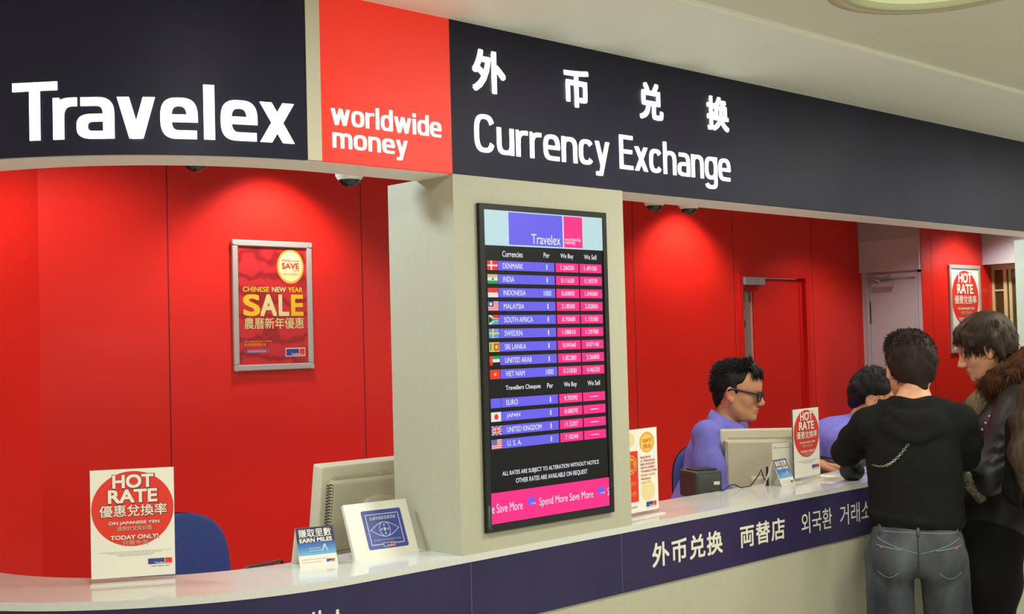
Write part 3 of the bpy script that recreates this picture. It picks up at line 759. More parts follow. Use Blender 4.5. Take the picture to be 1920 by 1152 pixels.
def tent_card(label, x, y, rz, w=.099, h=.095, dp=.078, group='earn miles tent cards'):
    t = thing('tent_card', label, 'card', (x, y, Z_TOP), rz, group)
    th = .0014
    b = MB()
    b.prism([(0,0),(dp/2,h),(dp,0),(dp-2*th,0),(dp/2,h-2*th*h/dp*1.2),(2*th,0)], M_PAPER, -w/2, w/2, lambda yy, zz, xx: (xx, yy, zz))
    flip_fix(b.build('folded_card', t))
    L = math.hypot(dp/2, h); ny, nz = -h/L, (dp/2)/L
    def fn(xx, zz, d=0): q = zz/L; return (xx, q*dp/2 + ny*(d+.0002), q*h + nz*(d+.0002))
    b = MB(); W2 = w/2
    rect(b, -W2, W2, .62*L, .998*L, mat('print_navy', (44, 44, 84), .45), fn, 0)
    for i in range(6):
        f = i/5.0
        rect(b, -W2, W2, (.30+.0534*(5-i))*L, (.30+.0534*(6-i))*L, mat('print_sky_%d' % i, (50+58*f, 96+74*f, 168+44*f), .45), fn, 0)
    put_text(b, '賺取里數', -.86*W2, .86*W2, .745*L, .955*L, M_WHITE, fn, .0003, .012); put_text(b, 'EARN MILES', -.86*W2, .86*W2, .62*L, .725*L, M_WHITE, fn, .0003, .05)
    dashes(b, -.4*W2, .2*W2, .46*L, .0022, fn, .0003, mat('print_lightblue', (196, 214, 226), .5), 3); dashes(b, -.4*W2, .2*W2, .40*L, .0022, fn, .0003, mat('print_lightblue', (196, 214, 226), .5), 4)
    poly(b, [(.25*W2,.38*L),(.30*W2,.38*L),(.42*W2,.50*L),(.54*W2,.38*L),(.59*W2,.38*L),(.44*W2,.56*L),(.40*W2,.56*L)], mat('print_lightblue', (196, 214, 226), .5), fn, .0003)
    dashes(b, -.86*W2, .5*W2, .19*L, .0018, fn, .0003, M_PGREY, 6); dashes(b, -.86*W2, .2*W2, .12*L, .0018, fn, .0003, M_PGREY, 7)
    logo(b, .42*W2, .86*W2, .10*L, .17*L, fn, .0003)
    b.build('print', t)
tent_card('blue and white EARN MILES tent card on the left counter by the white plaque', 1.7156, 0.1734, math.radians(-16))
tent_card('blue and white EARN MILES tent card before the right-hand monitor', 3.764, 0.166, math.radians(6))

# camera notice plaque leaning back on the left counter
t = thing('notice_plaque', 'white leaning plaque with a blue eye emblem on the left counter', 'sign', (1.913, 0.149, Z_TOP), math.radians(-7.3))
W2, dy, dz, th = .095, .066, .137, .012
L = math.hypot(dy, dz); cy, cz = dy/L, dz/L
def fn(xx, q, d=0): return (xx, q*cy - (d+.0002)*cz, q*cz + (d+.0002)*cy)
b = MB(); b.prism([(0,0),(dy,dz),(dy+th*cz,dz-th*cy),(th*cz+.004,0)], mat('plaque_white', (228, 226, 212), .25, .5), -W2, W2, lambda yy, zz, xx: (xx, yy, zz)); flip_fix(b.build('slab', t))
b = MB(); b.prism([(th*cz+.01,0),(.055,.10),(.061,.10),(.10,0)], M_ACRYL, -.02, .02, lambda yy, zz, xx: (xx, yy, zz)); flip_fix(b.build('back_strut', t))
b = MB(); dk = mat('plaque_blue', (58, 72, 150), .4); lt = mat('plaque_line', (196, 204, 226), .5)
x0, x1, q0, q1 = -W2+.24*.19, -W2+.87*.19, .15*L, .85*L
r_ = .005
pts = []
for cx_, cz_, a0 in ((x1-r_, q1-r_, 0), (x0+r_, q1-r_, 90), (x0+r_, q0+r_, 180), (x1-r_, q0+r_, 270)):
    for i in range(6): a = math.radians(a0+18*i); pts.append((cx_+r_*math.cos(a), cz_+r_*math.sin(a)))
poly(b, pts, dk, fn, 0)
fx0, fx1, fq0, fq1, lw = x0+.010, x1-.010, q0+.011, q1-.011, .0022
for a in ((fx0, fx1, fq1-lw, fq1), (fx0, fx1, fq0, fq0+lw), (fx0, fx0+lw, fq0, fq1), (fx1-lw, fx1, fq0, fq1)): rect(b, *a, lt, fn, .0003)
xc_ = (x0+x1)/2; qc = q0 + .49*(q1-q0)
for sg in (1, -1):
    cur = [(xc_ + (-1+2*i/24)*.043, qc + sg*.021*(1-(abs(-1+2*i/24))**1.7)) for i in range(25)]
    inn = [(p[0], p[1]-sg*.0022) for p in cur]
    for i in range(24): poly(b, [cur[i], cur[i+1], inn[i+1], inn[i]] if sg > 0 else [inn[i], inn[i+1], cur[i+1], cur[i]], lt, fn, .0003)
ringp(b, xc_, qc, .0165, .0205, .0018, lt, fn, .0003); disc(b, xc_, qc, .0042, .005, lt, fn, .0003, 18)
for a in range(4):
    an = a*PI/2; disc(b, xc_+.0095*math.cos(an), qc+.0115*math.sin(an), .0026, .0030, lt, fn, .0003, 10)
put_text(b, '此處有攝影監察系統', x0+.022, x1-.020, q1-.0275, q1-.0175, lt, fn, .0003, .01)
put_text(b, 'Surveillance Recording System In Use', x0+.020, x1-.020, q0+.0215, q0+.0265, lt, fn, .0003)
logo(b, xc_-.014, xc_+.018, q0+.006, q0+.0145, fn, .0006, True)
b.build('emblem', t)

# ---- poster frames
def poster_frame(label, x, y, z, w, h, bar, art):
    t = thing('poster_frame', label, 'poster', (x, y, z), 0, 'framed posters')
    b = MB()
    for (a, c, e, f) in ((-w/2, w/2, 0, bar), (-w/2, w/2, h-bar, h), (-w/2, -w/2+bar, bar, h-bar), (w/2-bar, w/2, bar, h-bar)):
        b.box(a, c, -.016, -.001, e, f, M_ALU, .004)
    b.build('frame', t)
    for sx in (-1, 1):
        for zz in (0.012, h-.012):
            b = MB(); b.cyl((sx*(w/2-.012), -.018, zz), (sx*(w/2-.012), -.002, zz), .0125, .0125, M_ALU, 16); b.build('corner_cap', t)
    b = MB(); iw, ih = w-2*bar, h-2*bar
    b.box(-iw/2, iw/2, -.007, -.001, bar, h-bar, M_WHITE)
    art(b, iw, ih, lambda xx, zz, d=0: (xx, -.0074-d, zz+bar)); b.build('print', t)
    return t
def dragon_mat():
    m = mat('print_dragon_red', (206, 42, 44), .3, .5)
    if 'done' in m: return m
    m['done'] = 1
    nt = m.node_tree; bs = nt.nodes['Principled BSDF']
    tc = nt.nodes.new('ShaderNodeTexCoord'); w = nt.nodes.new('ShaderNodeTexWave'); r = nt.nodes.new('ShaderNodeValToRGB')
    w.wave_type = 'RINGS'; w.inputs['Scale'].default_value = 3.2; w.inputs['Distortion'].default_value = 9; w.inputs['Detail'].default_value = 2; w.inputs['Detail Scale'].default_value = 2.2
    nt.links.new(tc.outputs['Object'], w.inputs['Vector']); nt.links.new(w.outputs['Fac'], r.inputs['Fac'])
    r.color_ramp.elements[0].color = lin((198, 42, 46)); r.color_ramp.elements[1].color = lin((150, 26, 34)); r.color_ramp.elements[0].position = .45
    nt.links.new(r.outputs['Color'], bs.inputs['Base Color'])
    return m
def sale(b, w, h, fn):
    # positions measured on the whole frame, mapped to the print
    X = lambda u: (u - .5)*.43
    Z = lambda v: (1-v)*.605 - .028
    rect(b, -w/2, w/2, 0, h, dragon_mat(), fn, .0002)
    gold = mat('print_gold', (226, 170, 60), .4); yel = mat('print_yellow', (236, 190, 40), .45); red = mat('print_text_red', (198, 70, 52), .5); pale = mat('print_gold_pale', (226, 214, 150), .5)
    cx, cz = X(.727), Z(.195)
    disc(b, cx, cz, .0735, .0815, gold, fn, .0006, 56); disc(b, cx, cz, .064, .071, mat('print_champagne', (232, 226, 170), .35), fn, .0009, 56)
    put_text(b, 'SPEND more', cx-.047, cx+.047, cz+.022, cz+.034, red, fn, .0012, .03); put_text(b, 'SAVE', cx-.048, cx+.048, cz-.012, cz+.017, mat('print_deep_red', (206, 52, 40), .5), fn, .0012, .05)
    put_text(b, 'more', cx+.014, cx+.048, cz-.024, cz-.016, red, fn, .0012); put_text(b, '消費愈多省得愈多', cx-.045, cx+.048, cz-.042, cz-.030, gold, fn, .0012)
    dk = M_PSHADOW
    for body, u0, u1, m_ in (('CHINESE', .125, .45, yel), ('NEW', .485, .665, pale), ('YEAR', .69, .88, yel)):
        put_text(b, body, X(u0)+.002, X(u1)+.002, Z(.397)-.002, Z(.357)-.002, dk, fn, .0006, .04); put_text(b, body, X(u0), X(u1), Z(.397), Z(.357), m_, fn, .0009, .04)
    for body, u0, u1, m_ in (('S', .125, .335, yel), ('A', .335, .545, pale), ('L', .565, .70, pale), ('E', .725, .885, yel)):
        put_text(b, body, X(u0)+.003, X(u1)+.003, Z(.583)-.003, Z(.415)-.003, dk, fn, .0006, .05); put_text(b, body, X(u0), X(u1), Z(.583), Z(.415), m_, fn, .0009, .05)
    put_text(b, '農曆新年優惠', X(.135), X(.885), Z(.682), Z(.595), pale, fn, .0009, .01)
    put_text(b, 'See inside for more details', X(.135), X(.47), Z(.782), Z(.768), gold, fn, .0006); put_text(b, '詳情請查詢店員', X(.135), X(.40), Z(.812), Z(.79), gold, fn, .0006)
    pill = mat('print_pill_violet', (150, 140, 180), .4)
    rect(b, X(.15), X(.42), Z(.862), Z(.842), pill, fn, .0006); disc(b, X(.15), Z(.852), .006, .006, pill, fn, .0006, 16); disc(b, X(.42), Z(.852), .006, .006, pill, fn, .0006, 16)
    logo(b, X(.65), X(.89), Z(.893), Z(.84), fn, .0009, True)
poster_frame('silver-framed Chinese New Year SALE poster on the left red wall', 3.036, YB, 1.523, .430, .605, .028, sale)
poster_frame('silver-framed HOT RATE poster on the far red wall behind the customers', 8.876, 2.005, 1.457, .500, .672, .030, hot_rate)

# =================================================================== OFFICE THINGS
def monitor(label, x, y, rz, tilt, w=.36, h=.30, hump=True, zc=.245):
    t = thing('monitor', label, 'monitor', (x, y, 0.90), rz, 'ivory monitors seen from behind')
    T = Matrix.Translation((0, 0, zc)) @ Matrix.Rotation(math.radians(tilt), 4, 'X')
    def tb(mb_):
        mb_.v = [tuple(T @ Vector(v)) for v in mb_.v]; return mb_
    b = MB(); b.box(-w/2, w/2, -.018, .03, -h/2, h/2, M_BEIGEPL, .006); sh = tb(b).build('shell', t)
    b = MB(); iw, it = w*.455, h*.40
    b.box(-iw, iw, -.034, -.016, -h/2+.012, it-.006, M_BEIGEPL, .010)
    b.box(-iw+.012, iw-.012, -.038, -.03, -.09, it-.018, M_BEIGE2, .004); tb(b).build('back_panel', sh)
    for sx in (-1, 1):
        b = MB()
        for i in range(24):
            zz = -h*.34 + i*h*.029
            for q in range(3):
                b.box(sx*(iw-.004)+(q-1)*.0085-.003, sx*(iw-.004)+(q-1)*.0085+.003, -.0352, -.030, zz+(.002 if q % 2 else 0), zz+.003+(.002 if q % 2 else 0), M_DKGREY)
        tb(b).build('vent_slots', sh)
    b = MB()
    for i in range(34):
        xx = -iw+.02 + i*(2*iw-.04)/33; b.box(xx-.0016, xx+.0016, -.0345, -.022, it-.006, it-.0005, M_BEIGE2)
    tb(b).build('top_grille', sh)
    b = MB()
    if hump: b.prism([(-.062,-.11),(.062,-.11),(.058,.035),(.042,.052),(.0,.058),(-.042,.052),(-.058,.035)], M_BEIGEPL, .030, .052, lambda xx, zz, yy: (xx, -yy, zz)); 
    if hump: flip_fix(tb(b).build('stand_mount', sh))
    b = MB(); b.box(-iw+.012, iw-.012, -.037, -.033, -.128, -.094, mat('label_silver', (178, 176, 160), .4)); b.box(-iw+.02, -iw+.10, -.0376, -.0368, -.124, -.105, M_PAPER); b.box(-iw+.11, -iw+.135, -.0376, -.0368, -.122, -.112, M_PDARK)
    dashes(b, -iw+.024, -iw+.092, -.118, .003, lambda a, z, d=0: (a, -.0379, z), 0, M_PGREY, 4); dashes(b, -iw+.03, -iw+.15, -.139, .004, lambda a, z, d=0: (a, -.0349, z), 0, M_PDARK, 8)
    tb(b).build('rating_label', sh)
    b = MB(); b.box(-w/2+.012, w/2-.012, .0295, .0315, -h/2+.016, h/2-.012, M_BLACKPL); tb(b).build('screen', sh)
    b = MB(); b.box(-.045, .045, -.055, -.025, .0, .17, M_BEIGEPL, .008); b.build('stand', t)
    b = MB(); b.lathe([(.09, 0), (.09, .008), (.07, .016), (.02, .02)], M_BEIGEPL, 32, (0, -.02, 0)); b.build('base', t)
    return t
monitor('ivory monitor seen from behind, on the left beside the pillar', 2.075, 0.45, math.radians(0), 9, .37, .30)
monitor('ivory monitor seen from behind, in front of the clerk with glasses', 3.976, 0.440, math.radians(-50), 0, .315, .30, False, .205)

def printer(label, x, y, rz, w=.22, d=.14, h=.24, chip=True, bz=.135):
    t = thing('receipt_printer', label, 'printer', (x, y, 0.90), rz)
    b = MB(); b.box(-w/2, w/2, -d/2, d/2, bz, h, M_DKGREY, .008); b.build('case', t)
    b = MB(); b.box(-w/2+.014, w/2-.008, -d/2+.02, d/2-.03, h-.003, h+.006, M_BLACKPL, .003); b.build('lid', t)
    b = MB(); b.box(-w/2+.010, w/2-.010, -d/2-.0015, -d/2+.01, bz+.013, h-.012, mat('printer_face', (74, 76, 73), .5), .003); b.build('front_panel', t)
    b = MB(); b.box(-w/2+.006, w/2-.006, -d/2+.004, d/2-.004, 0, bz, mat('printer_base', (196, 194, 184), .5), .004); b.build('base', t)
    if chip: b = MB(); b.box(w*.16, w*.38, -d/2-.004, -d/2, h*.78, h*.83, M_WHITE); b.build('badge', t)
printer('dark grey receipt printer behind the counter, left of the clerk with glasses', 3.560, 0.415, math.radians(-20), .112, .12, .232)
printer('black receipt printer behind the counter, under the black hoodie sleeve', 4.62, 0.50, math.radians(-20), .20, .16, .185, False, .08)

def office_chair(label, x, y, rz, zs=0.0):
    t = thing('office_chair', label, 'chair', (x, y, 0), rz, 'blue office chairs')
    # local: sitter faces -Y; the back is at +Y
    def cushion(name, w, h, d, m, loc, mtx, p=4.0, bev=.02):
        n = 40; b = MB(); pts = []
        for i in range(n):
            a = 2*PI*i/n; c, s = math.cos(a), math.sin(a)
            pts.append((w/2*math.copysign(abs(c)**(2/p), c), h/2*math.copysign(abs(s)**(2/p), s)))
        rings = [(.0, -d/2+.0), (.90, -d/2), (.975, -d/2+.008), (1.0, -d/4), (1.0, d/4), (.975, d/2-.008), (.90, d/2), (.0, d/2)]
        vs = []
        for k, (sc_, yy) in enumerate(rings):
            for q in pts: vs.append(mtx @ Vector((q[0]*max(sc_, .001), yy + .10*(q[0]*sc_)**2*(-1 if name == 'backrest' or name == 'back_shell' else 0), q[1]*max(sc_, .001))))
        fs = [(k*n+i, k*n+(i+1)%n, (k+1)*n+(i+1)%n, (k+1)*n+i) for k in range(len(rings)-1) for i in range(n)]
        b.add(vs, fs, m, True); return flip_fix(b.build(name, t))
    TB = Matrix.Translation((0, .235, .905+zs)) @ Matrix.Rotation(math.radians(-8), 4, 'X')
    cushion('backrest', .43, .40, .055, M_BLUEFAB, None, TB, 3.0)
    cushion('back_shell', .44, .41, .02, M_BLACKPL, None, TB @ Matrix.Translation((0, .036, 0)), 3.0)
    cushion('seat', .46, .44, .07, M_BLUEFAB, None, Matrix.Translation((0, 0, .585+zs)) @ Matrix.Rotation(math.radians(90), 4, 'X'), 4.0)
    b = MB(); b.tube([(0,.10,.54+zs),(0,.26,.56+zs),(0,.30,.68+zs),(0,.285,.86+zs)], .018, M_BLACKPL); b.build('back_bar', t)
    b = MB(); b.cyl((0,0,.10),(0,0,.545+zs),.026,.022,M_BLACKPL); b.build('gas_column', t)
    for k in range(5):
        a = 2*PI*k/5; b = MB()
        b.tube([(0,0,.11),(.26*math.cos(a),.26*math.sin(a),.075)], .02, M_BLACKPL, 8, taper=lambda u: 1-.35*u); leg = b.build('leg', t)
        b = MB(); b.cyl((.26*math.cos(a)-.02*math.sin(a), .26*math.sin(a)+.02*math.cos(a), .028), (.26*math.cos(a)+.02*math.sin(a), .26*math.sin(a)-.02*math.cos(a), .028), .028, .028, M_BLACKPL); b.cyl((.26*math.cos(a),.26*math.sin(a),.03),(.26*math.cos(a),.26*math.sin(a),.075),.008,.008,M_BLACKPL); b.build('caster', leg)
    return t
office_chair('empty blue office chair behind the left counter', 1.80, 0.92, math.radians(0))
office_chair('blue office chair behind the clerk with glasses', 4.08, 0.685, math.radians(-48), .065)
office_chair('blue office chair of the half-hidden second clerk', 5.15, 0.58, math.radians(-30), .08)

# small loose things
t = thing('leather_pouch', 'black leather pouch on the counter under the hoodie elbow', 'pouch', (4.045, .075, Z_TOP))
POUCH = t
t = thing('cable', 'thin grey cable lying at the back edge of the left counter', 'cable', (1.62, 0.318, 0.90))
b = MB(); b.tube([(-.10,.03,.0),(-.06,-.005,.158),(-.03,-.018,.174),(.02,-.022,.1745),(.06,-.012,.175),(.09,.02,.168),(.10,.05,.0)], .004, M_DKGREY); b.build('cord', t)
t = thing('pen_cord', 'thin black pen cord looping on the counter behind the tent card', 'cord', (3.60, 0.245, Z_TOP))
b = MB(); b.tube([(-.16,.035,.003),(-.10,.02,.003),(-.065,.02,.016),(-.04,.02,.018),(-.01,.01,.004),(.035,.0,.006),(.075,-.01,.045),(.085,-.012,.062),(.10,-.012,.03),(.115,-.016,.014)], .0022, M_BLACKPL, 6); b.build('cord', t)
b = MB(); b.cyl((.118,-.016,.0),(.118,-.016,.07),.005,.004,M_BLACKPL); b.build('pen', t)
t = thing('paper_card', 'blank white card standing behind the tent card before the monitor', 'card', (3.868, 0.262, Z_TOP), math.radians(-25))
b = MB(); b.box(-.045, .045, -.0008, .0008, 0.0, .145, M_PAPER); b.box(-.045, .045, -.0008, .035, 0.0, .0012, M_PAPER); b.box(-.036,.034,-.0012,-.0008,.126,.128,M_PGREY); b.box(-.036,-.033,-.0012,-.0008,.124,.133,M_PGREY); b.build('folded_sheet', t)
t = thing('paper_sheet', 'white sheet lying on the counter left of the black hoodie', 'paper', (4.02, 0.17, Z_TOP), math.radians(8))
b = MB(); b.box(-.13, .11, -.08, .08, 0.0, .0009, M_PAPER); b.build('sheet', t)
t = thing('paper_leaflet', 'pale blue leaflet on the counter beneath the hoodie sleeve', 'leaflet', (4.30, 0.20, Z_TOP), math.radians(-15))
b = MB(); b.box(-.09, .09, -.06, .06, 0.0, .0022, mat('leaflet_blue', (150, 184, 232), .4)); b.build('sheet', t)
t = thing('light_switch', 'white switch plate on the red wall beside the red door', 'switch', (6.405, YB, 1.335))
b = MB(); b.box(-.045, .045, -.012, 0, -.065, .065, M_WHITE, .003); b.build('plate', t)
b = MB(); b.box(-.015, .015, -.017, -.012, -.025, .025, M_PAPER, .002); b.build('rocker', t)

# =================================================================== PEOPLE
class Sdf:
    """smooth blend of rounded shapes, turned into one closed surface"""
    def __init__(s): s.p = []
    def cone(s, a, b, r1, r2, k=.02, op='u'):
        a = np.array(a, np.float32); b = np.array(b, np.float32)
        m = max(r1, r2)
        s.p.append(('c', (a, b, r1, r2), np.minimum(a, b)-m, np.maximum(a, b)+m, k, op)); return s
    def chain(s, pts, rs, k=.02, op='u'):
        for i in range(len(pts)-1): s.cone(pts[i], pts[i+1], rs[i], rs[i+1], k, op)
        return s
    def ell(s, c, r, k=.02, op='u', rot=None):
        c = np.array(c, np.float32); r = np.array(r, np.float32)
        M = np.array(rot, np.float32) if rot is not None else None
        m = float(r.max()) if rot is not None else r
        s.p.append(('e', (c, r, M), c-m, c+m, k, op)); return s
    def mesh(s, h, clip=None, wob=0.0, wf=30.0):
        lo = np.min([p[2] for p in s.p if p[5] == 'u'], 0) - 4*h; hi = np.max([p[3] for p in s.p if p[5] == 'u'], 0) + 4*h
        if clip is not None:
            lo = np.maximum(lo, clip[0]); hi = np.minimum(hi, clip[1])
        n = np.ceil((hi-lo)/h).astype(int) + 1
        F = np.full(n, 1.0, np.float32)
        ax = [lo[i] + h*np.arange(n[i], dtype=np.float32) for i in range(3)]
        for typ, prm, a, b, k, op in s.p:
            mg = max(k*1.5, 0.012) + 3*h
            i0 = np.maximum(0, np.floor((a-mg-lo)/h).astype(int)); i1 = np.minimum(n, np.ceil((b+mg-lo)/h).astype(int)+1)
            if np.any(i1 <= i0): continue
            sl = tuple(slice(i0[i], i1[i]) for i in range(3))
            X = ax[0][sl[0]][:, None, None]; Y = ax[1][sl[1]][None, :, None]; Z = ax[2][sl[2]][None, None, :]
            if typ == 'c':
                A, B, r1, r2 = prm; d = B-A; L2_ = float(d@d) + 1e-12
                t = ((X-A[0])*d[0] + (Y-A[1])*d[1] + (Z-A[2])*d[2])/L2_
                t = np.clip(t, 0, 1)
                D = np.sqrt((X-A[0]-t*d[0])**2 + (Y-A[1]-t*d[1])**2 + (Z-A[2]-t*d[2])**2) - (r1 + t*(r2-r1))
            else:
                c, r, M = prm
                x, y, z = X-c[0], Y-c[1], Z-c[2]
                if M is not None:
                    x, y, z = M[0,0]*x+M[0,1]*y+M[0,2]*z, M[1,0]*x+M[1,1]*y+M[1,2]*z, M[2,0]*x+M[2,1]*y+M[2,2]*z
                k0 = np.sqrt((x/r[0])**2 + (y/r[1])**2 + (z/r[2])**2) + 1e-6
                k1 = np.sqrt((x/r[0]**2)**2 + (y/r[1]**2)**2 + (z/r[2]**2)**2) + 1e-6
                D = k0*(k0-1)/k1
            G = F[sl]
            if op == 'u':
                q = np.maximum(k-np.abs(G-D), 0)/k; F[sl] = np.minimum(G, D) - q*q*k*.25
            else:
                q = np.maximum(k-np.abs(G+D), 0)/k; F[sl] = np.maximum(G, -D) + q*q*k*.25
        if wob > 0:
            X = ax[0][:, None, None]; Y = ax[1][None, :, None]; Z = ax[2][None, None, :]
            F = F + wob*(np.sin(wf*X+1.7*np.sin(wf*.6*Z+.4))*np.sin(wf*.8*Y+.9+.8*np.sin(wf*.5*X)) + .7*np.sin(wf*1.1*Z+1.3*np.sin(wf*.7*Y)+.5*wf*X)).astype(np.float32)
        return nets(F, lo, h)
def nets(F, lo, h):
    I = F < 0; n = np.array(F.shape); c = n-1
    S = np.zeros((*c, 3), np.float32); N = np.zeros(c, np.int32); quads = []
    edges = []
    for ax_ in range(3):
        a = [slice(None)]*3; b = [slice(None)]*3
        a[ax_] = slice(0, -1); b[ax_] = slice(1, None)
        cr = I[tuple(a)] != I[tuple(b)]
        idx = np.argwhere(cr)
        o = [q for q in range(3) if q != ax_]
        ok = np.all((idx[:, o] >= 1) & (idx[:, o] <= (n[o]-2)), axis=1)
        idx = idx[ok]
        f0 = F[tuple(idx.T)]; j = idx.copy(); j[:, ax_] += 1; f1 = F[tuple(j.T)]
        t = f0/(f0-f1)
        P = idx.astype(np.float32); P[:, ax_] += t
        cells = []
        for d0, d1 in ((0,0),(-1,0),(-1,-1),(0,-1)):
            cc = idx.copy(); cc[:, o[0]] += d0; cc[:, o[1]] += d1
            np.add.at(S, tuple(cc.T), P); np.add.at(N, tuple(cc.T), 1); cells.append(cc)
        edges.append((cells, f0 < 0, ax_))
    m = N > 0
    ids = np.full(c, -1, np.int64); ids[m] = np.arange(m.sum())
    V = S[m]/N[m][:, None]*h + lo
    for cells, ins, ax_ in edges:
        q = np.stack([ids[tuple(cc.T)] for cc in cells], 1)
        fl = ins if ax_ != 1 else ~ins
        q[~fl] = q[~fl][:, ::-1]
        quads.append(q)
    return V, np.concatenate(quads)
def rotm(yaw=0, pitch=0, roll=0):
    """local head axes: x forward, y left, z up; pitch > 0 looks down"""
    M = Matrix.Rotation(math.radians(yaw), 3, 'Z') @ Matrix.Rotation(math.radians(pitch), 3, 'Y') @ Matrix.Rotation(math.radians(roll), 3, 'X')
    return np.array(M)
def add_np(mb, V, Q, m, smooth=True):
    o = len(mb.v); k = mb.mi(m)
    mb.v.extend(map(tuple, V.tolist())); mb.f.extend([tuple(int(i)+o for i in q) for q in Q]); mb.m.extend([k]*len(Q)); mb.sm.extend([smooth]*len(Q))

M_SKIN = mat('skin', (214, 160, 122), .5, .35, noise=.06, nscale=14)
M_SKIN2 = mat('skin_tan', (205, 148, 108), .5, .35, noise=.06, nscale=14)
M_LIP = mat('lip', (188, 112, 96), .45, .4)
M_EYEW = mat('eye_white', (225, 220, 212), .2, .5)
M_IRIS = mat('eye_dark', (34, 24, 20), .15, .5)
M_HAIRBLK = mat('hair_black', (26, 24, 23), .62, .25, noise=.3, nscale=60)
M_HAIRBRN = mat('hair_dark_brown', (42, 30, 27), .62, .22, noise=.12, nscale=60)
M_HAIRMID = mat('hair_brown', (62, 48, 38), .6, .25, noise=.15, nscale=50)
M_HAIRLONG = mat('hair_long_brown', (72, 56, 44), .58, .25, noise=.35, nscale=26, stretch=(3, 3, .35))

def head_sdf(cheek=1.0):
    s = Sdf()
    s.ell((-.004,0,.046), (.090,.074,.080), .02)
    s.ell((.030,0,-.012), (.062,.060,.088), .035)
    s.ell((.040,0,-.062), (.046,.046,.038), .03)
    s.ell((.076,0,-.090), (.019,.021,.016), .025)
    for y in (-1, 1):
        s.cone((.004,y*.052,-.040), (.045,y*.030,-.086), .020, .018, .03)
        s.ell((.056,y*.036,-.022), (.026,.024,.024), .02)
        s.cone((.078,y*.010,.026), (.066,y*.046,.024), .012, .010, .018)
    s.ell((.066,0,.055), (.026,.048,.036), .04)
    for y in (-1, 1): s.ell((.096,y*.032,.003), (.017,.019,.012), .014, 's')
    s.cone((.084,0,.018), (.113,0,-.024), .0085, .0105, .016)
    for y in (-1, 1): s.ell((.102,y*.0115,-.030), (.0105,.008,.008), .008)
    for y in (-1, 1): s.cone((.0870,y*.018,-.0545), (.0945,0,-.0528), .0040, .0054, .010)
    for y in (-1, 1):
        s.ell((.0768,y*.0315,.0078), (.0150,.0165,.0100), .005); s.ell((.0755,y*.0315,-.0088), (.0140,.0160,.0078), .006)
    for y in (-1, 1): s.cone((.0860,y*.014,-.0625), (.0922,0,-.0640), .0046, .0060, .010)
    s.cone((.1010,-.021,-.0582), (.1010,.021,-.0582), .0028, .0028, .004, 's')
    for y in (-1, 1):
        s.ell((-.006,y*.077,-.002), (.020,.008,.032), .008, rot=rotm(0,-12,0).T)
        s.ell((.0,y*.087,.0), (.010,.008,.018), .006, 's')
        s.ell((.004,y*.078,-.028), (.008,.006,.010), .006)
    s.cone((-.016,0,-.040), (-.030,0,-.150), .046, .049, .03)
    return s
def put_head(mb, pos, M, skin, lips=True, h=.0028, scale=1.0):
    V, Q = head_sdf().mesh(h, clip=(np.array([-.2,-.15,-.115], np.float32), np.array([.2,.15,.3], np.float32)))
    cen = V[Q].mean(1)
    lp = (np.abs(cen[:,1]) < .019) & (cen[:,2] < -.049) & (cen[:,2] > -.070) & (cen[:,0] > .0875)
    W = (V*scale) @ M.T + np.array(pos)
    add_np(mb, W, Q[~lp], skin); add_np(mb, W, Q[lp], M_LIP)
def head_pt(pos, M, p, scale=1.0): return tuple((np.array(p)*scale) @ M.T + np.array(pos))
def eyes_and_brows(root, pos, M, hairm, scale=1.0, closed=0.0):
    b = MB()
    for y in (-1, 1):
        c = head_pt(pos, M, (.0768,y*.0315,.001), scale)
        bm = bmesh.new(); bmesh.ops.create_uvsphere(bm, u_segments=16, v_segments=10, radius=.0128*scale)
        b.bm(bm, M_EYEW, True, Matrix.Translation(c)); bm.free()
        c2 = head_pt(pos, M, (.0842,y*.0320,-.0005), scale)
        bm = bmesh.new(); bmesh.ops.create_uvsphere(bm, u_segments=12, v_segments=8, radius=.0058*scale); b.bm(bm, M_IRIS, True, Matrix.Translation(c2)); bm.free()
        b.tube([head_pt(pos, M, q, scale) for q in ((.0835,y*.0185,-.0015),(.0912,y*.0305,.0000),(.0830,y*.0455,-.0022))], .0013*scale, M_IRIS, 6)
    b.build('eyes', root)
    b = MB()
    for y in (-1, 1):
        b.tube([head_pt(pos, M, q, scale) for q in ((.0925,y*.016,.020),(.0915,y*.030,.0255),(.080,y*.048,.022))], .0035*scale, hairm, 6, taper=lambda u: .6+.4*math.sin(PI*(.25+.6*u)))
    b.build('eyebrows', root)
def strands(mb, V, n, m, flow, ln, wd, rnd, lift=.35, seg=4, sel=None, curl=0.0, drop=0.0, jit=.30):
    """tapered locks rooted on a hair cap"""
    idx = np.arange(len(V)) if sel is None else np.nonzero(sel)[0]
    if len(idx) == 0: return
    cen = V.mean(0)
    for i in rnd.choice(idx, n):
        p = Vector(V[i]); nr = (p - Vector(cen)).normalized()
        d = Vector(flow(p)) + Vector(rnd.normal(0, jit, 3)); d = d - nr*d.dot(nr)*.85
        d = (d.normalized() + nr*lift*rnd.uniform(.2, 1.6)).normalized()
        L = ln*rnd.uniform(.6, 1.25); pts = [p - nr*.006]
        v = d.copy(); side = Vector(rnd.normal(0, 1, 3))*curl
        for k in range(seg):
            v = (v + Vector((0,0,-drop)) + side*math.sin(k*1.3)).normalized(); pts.append(pts[-1] + v*L/seg)
        mb.tube(pts, wd*rnd.uniform(.7, 1.3), m, 4, taper=lambda u: max(.04, 1-u**1.6))
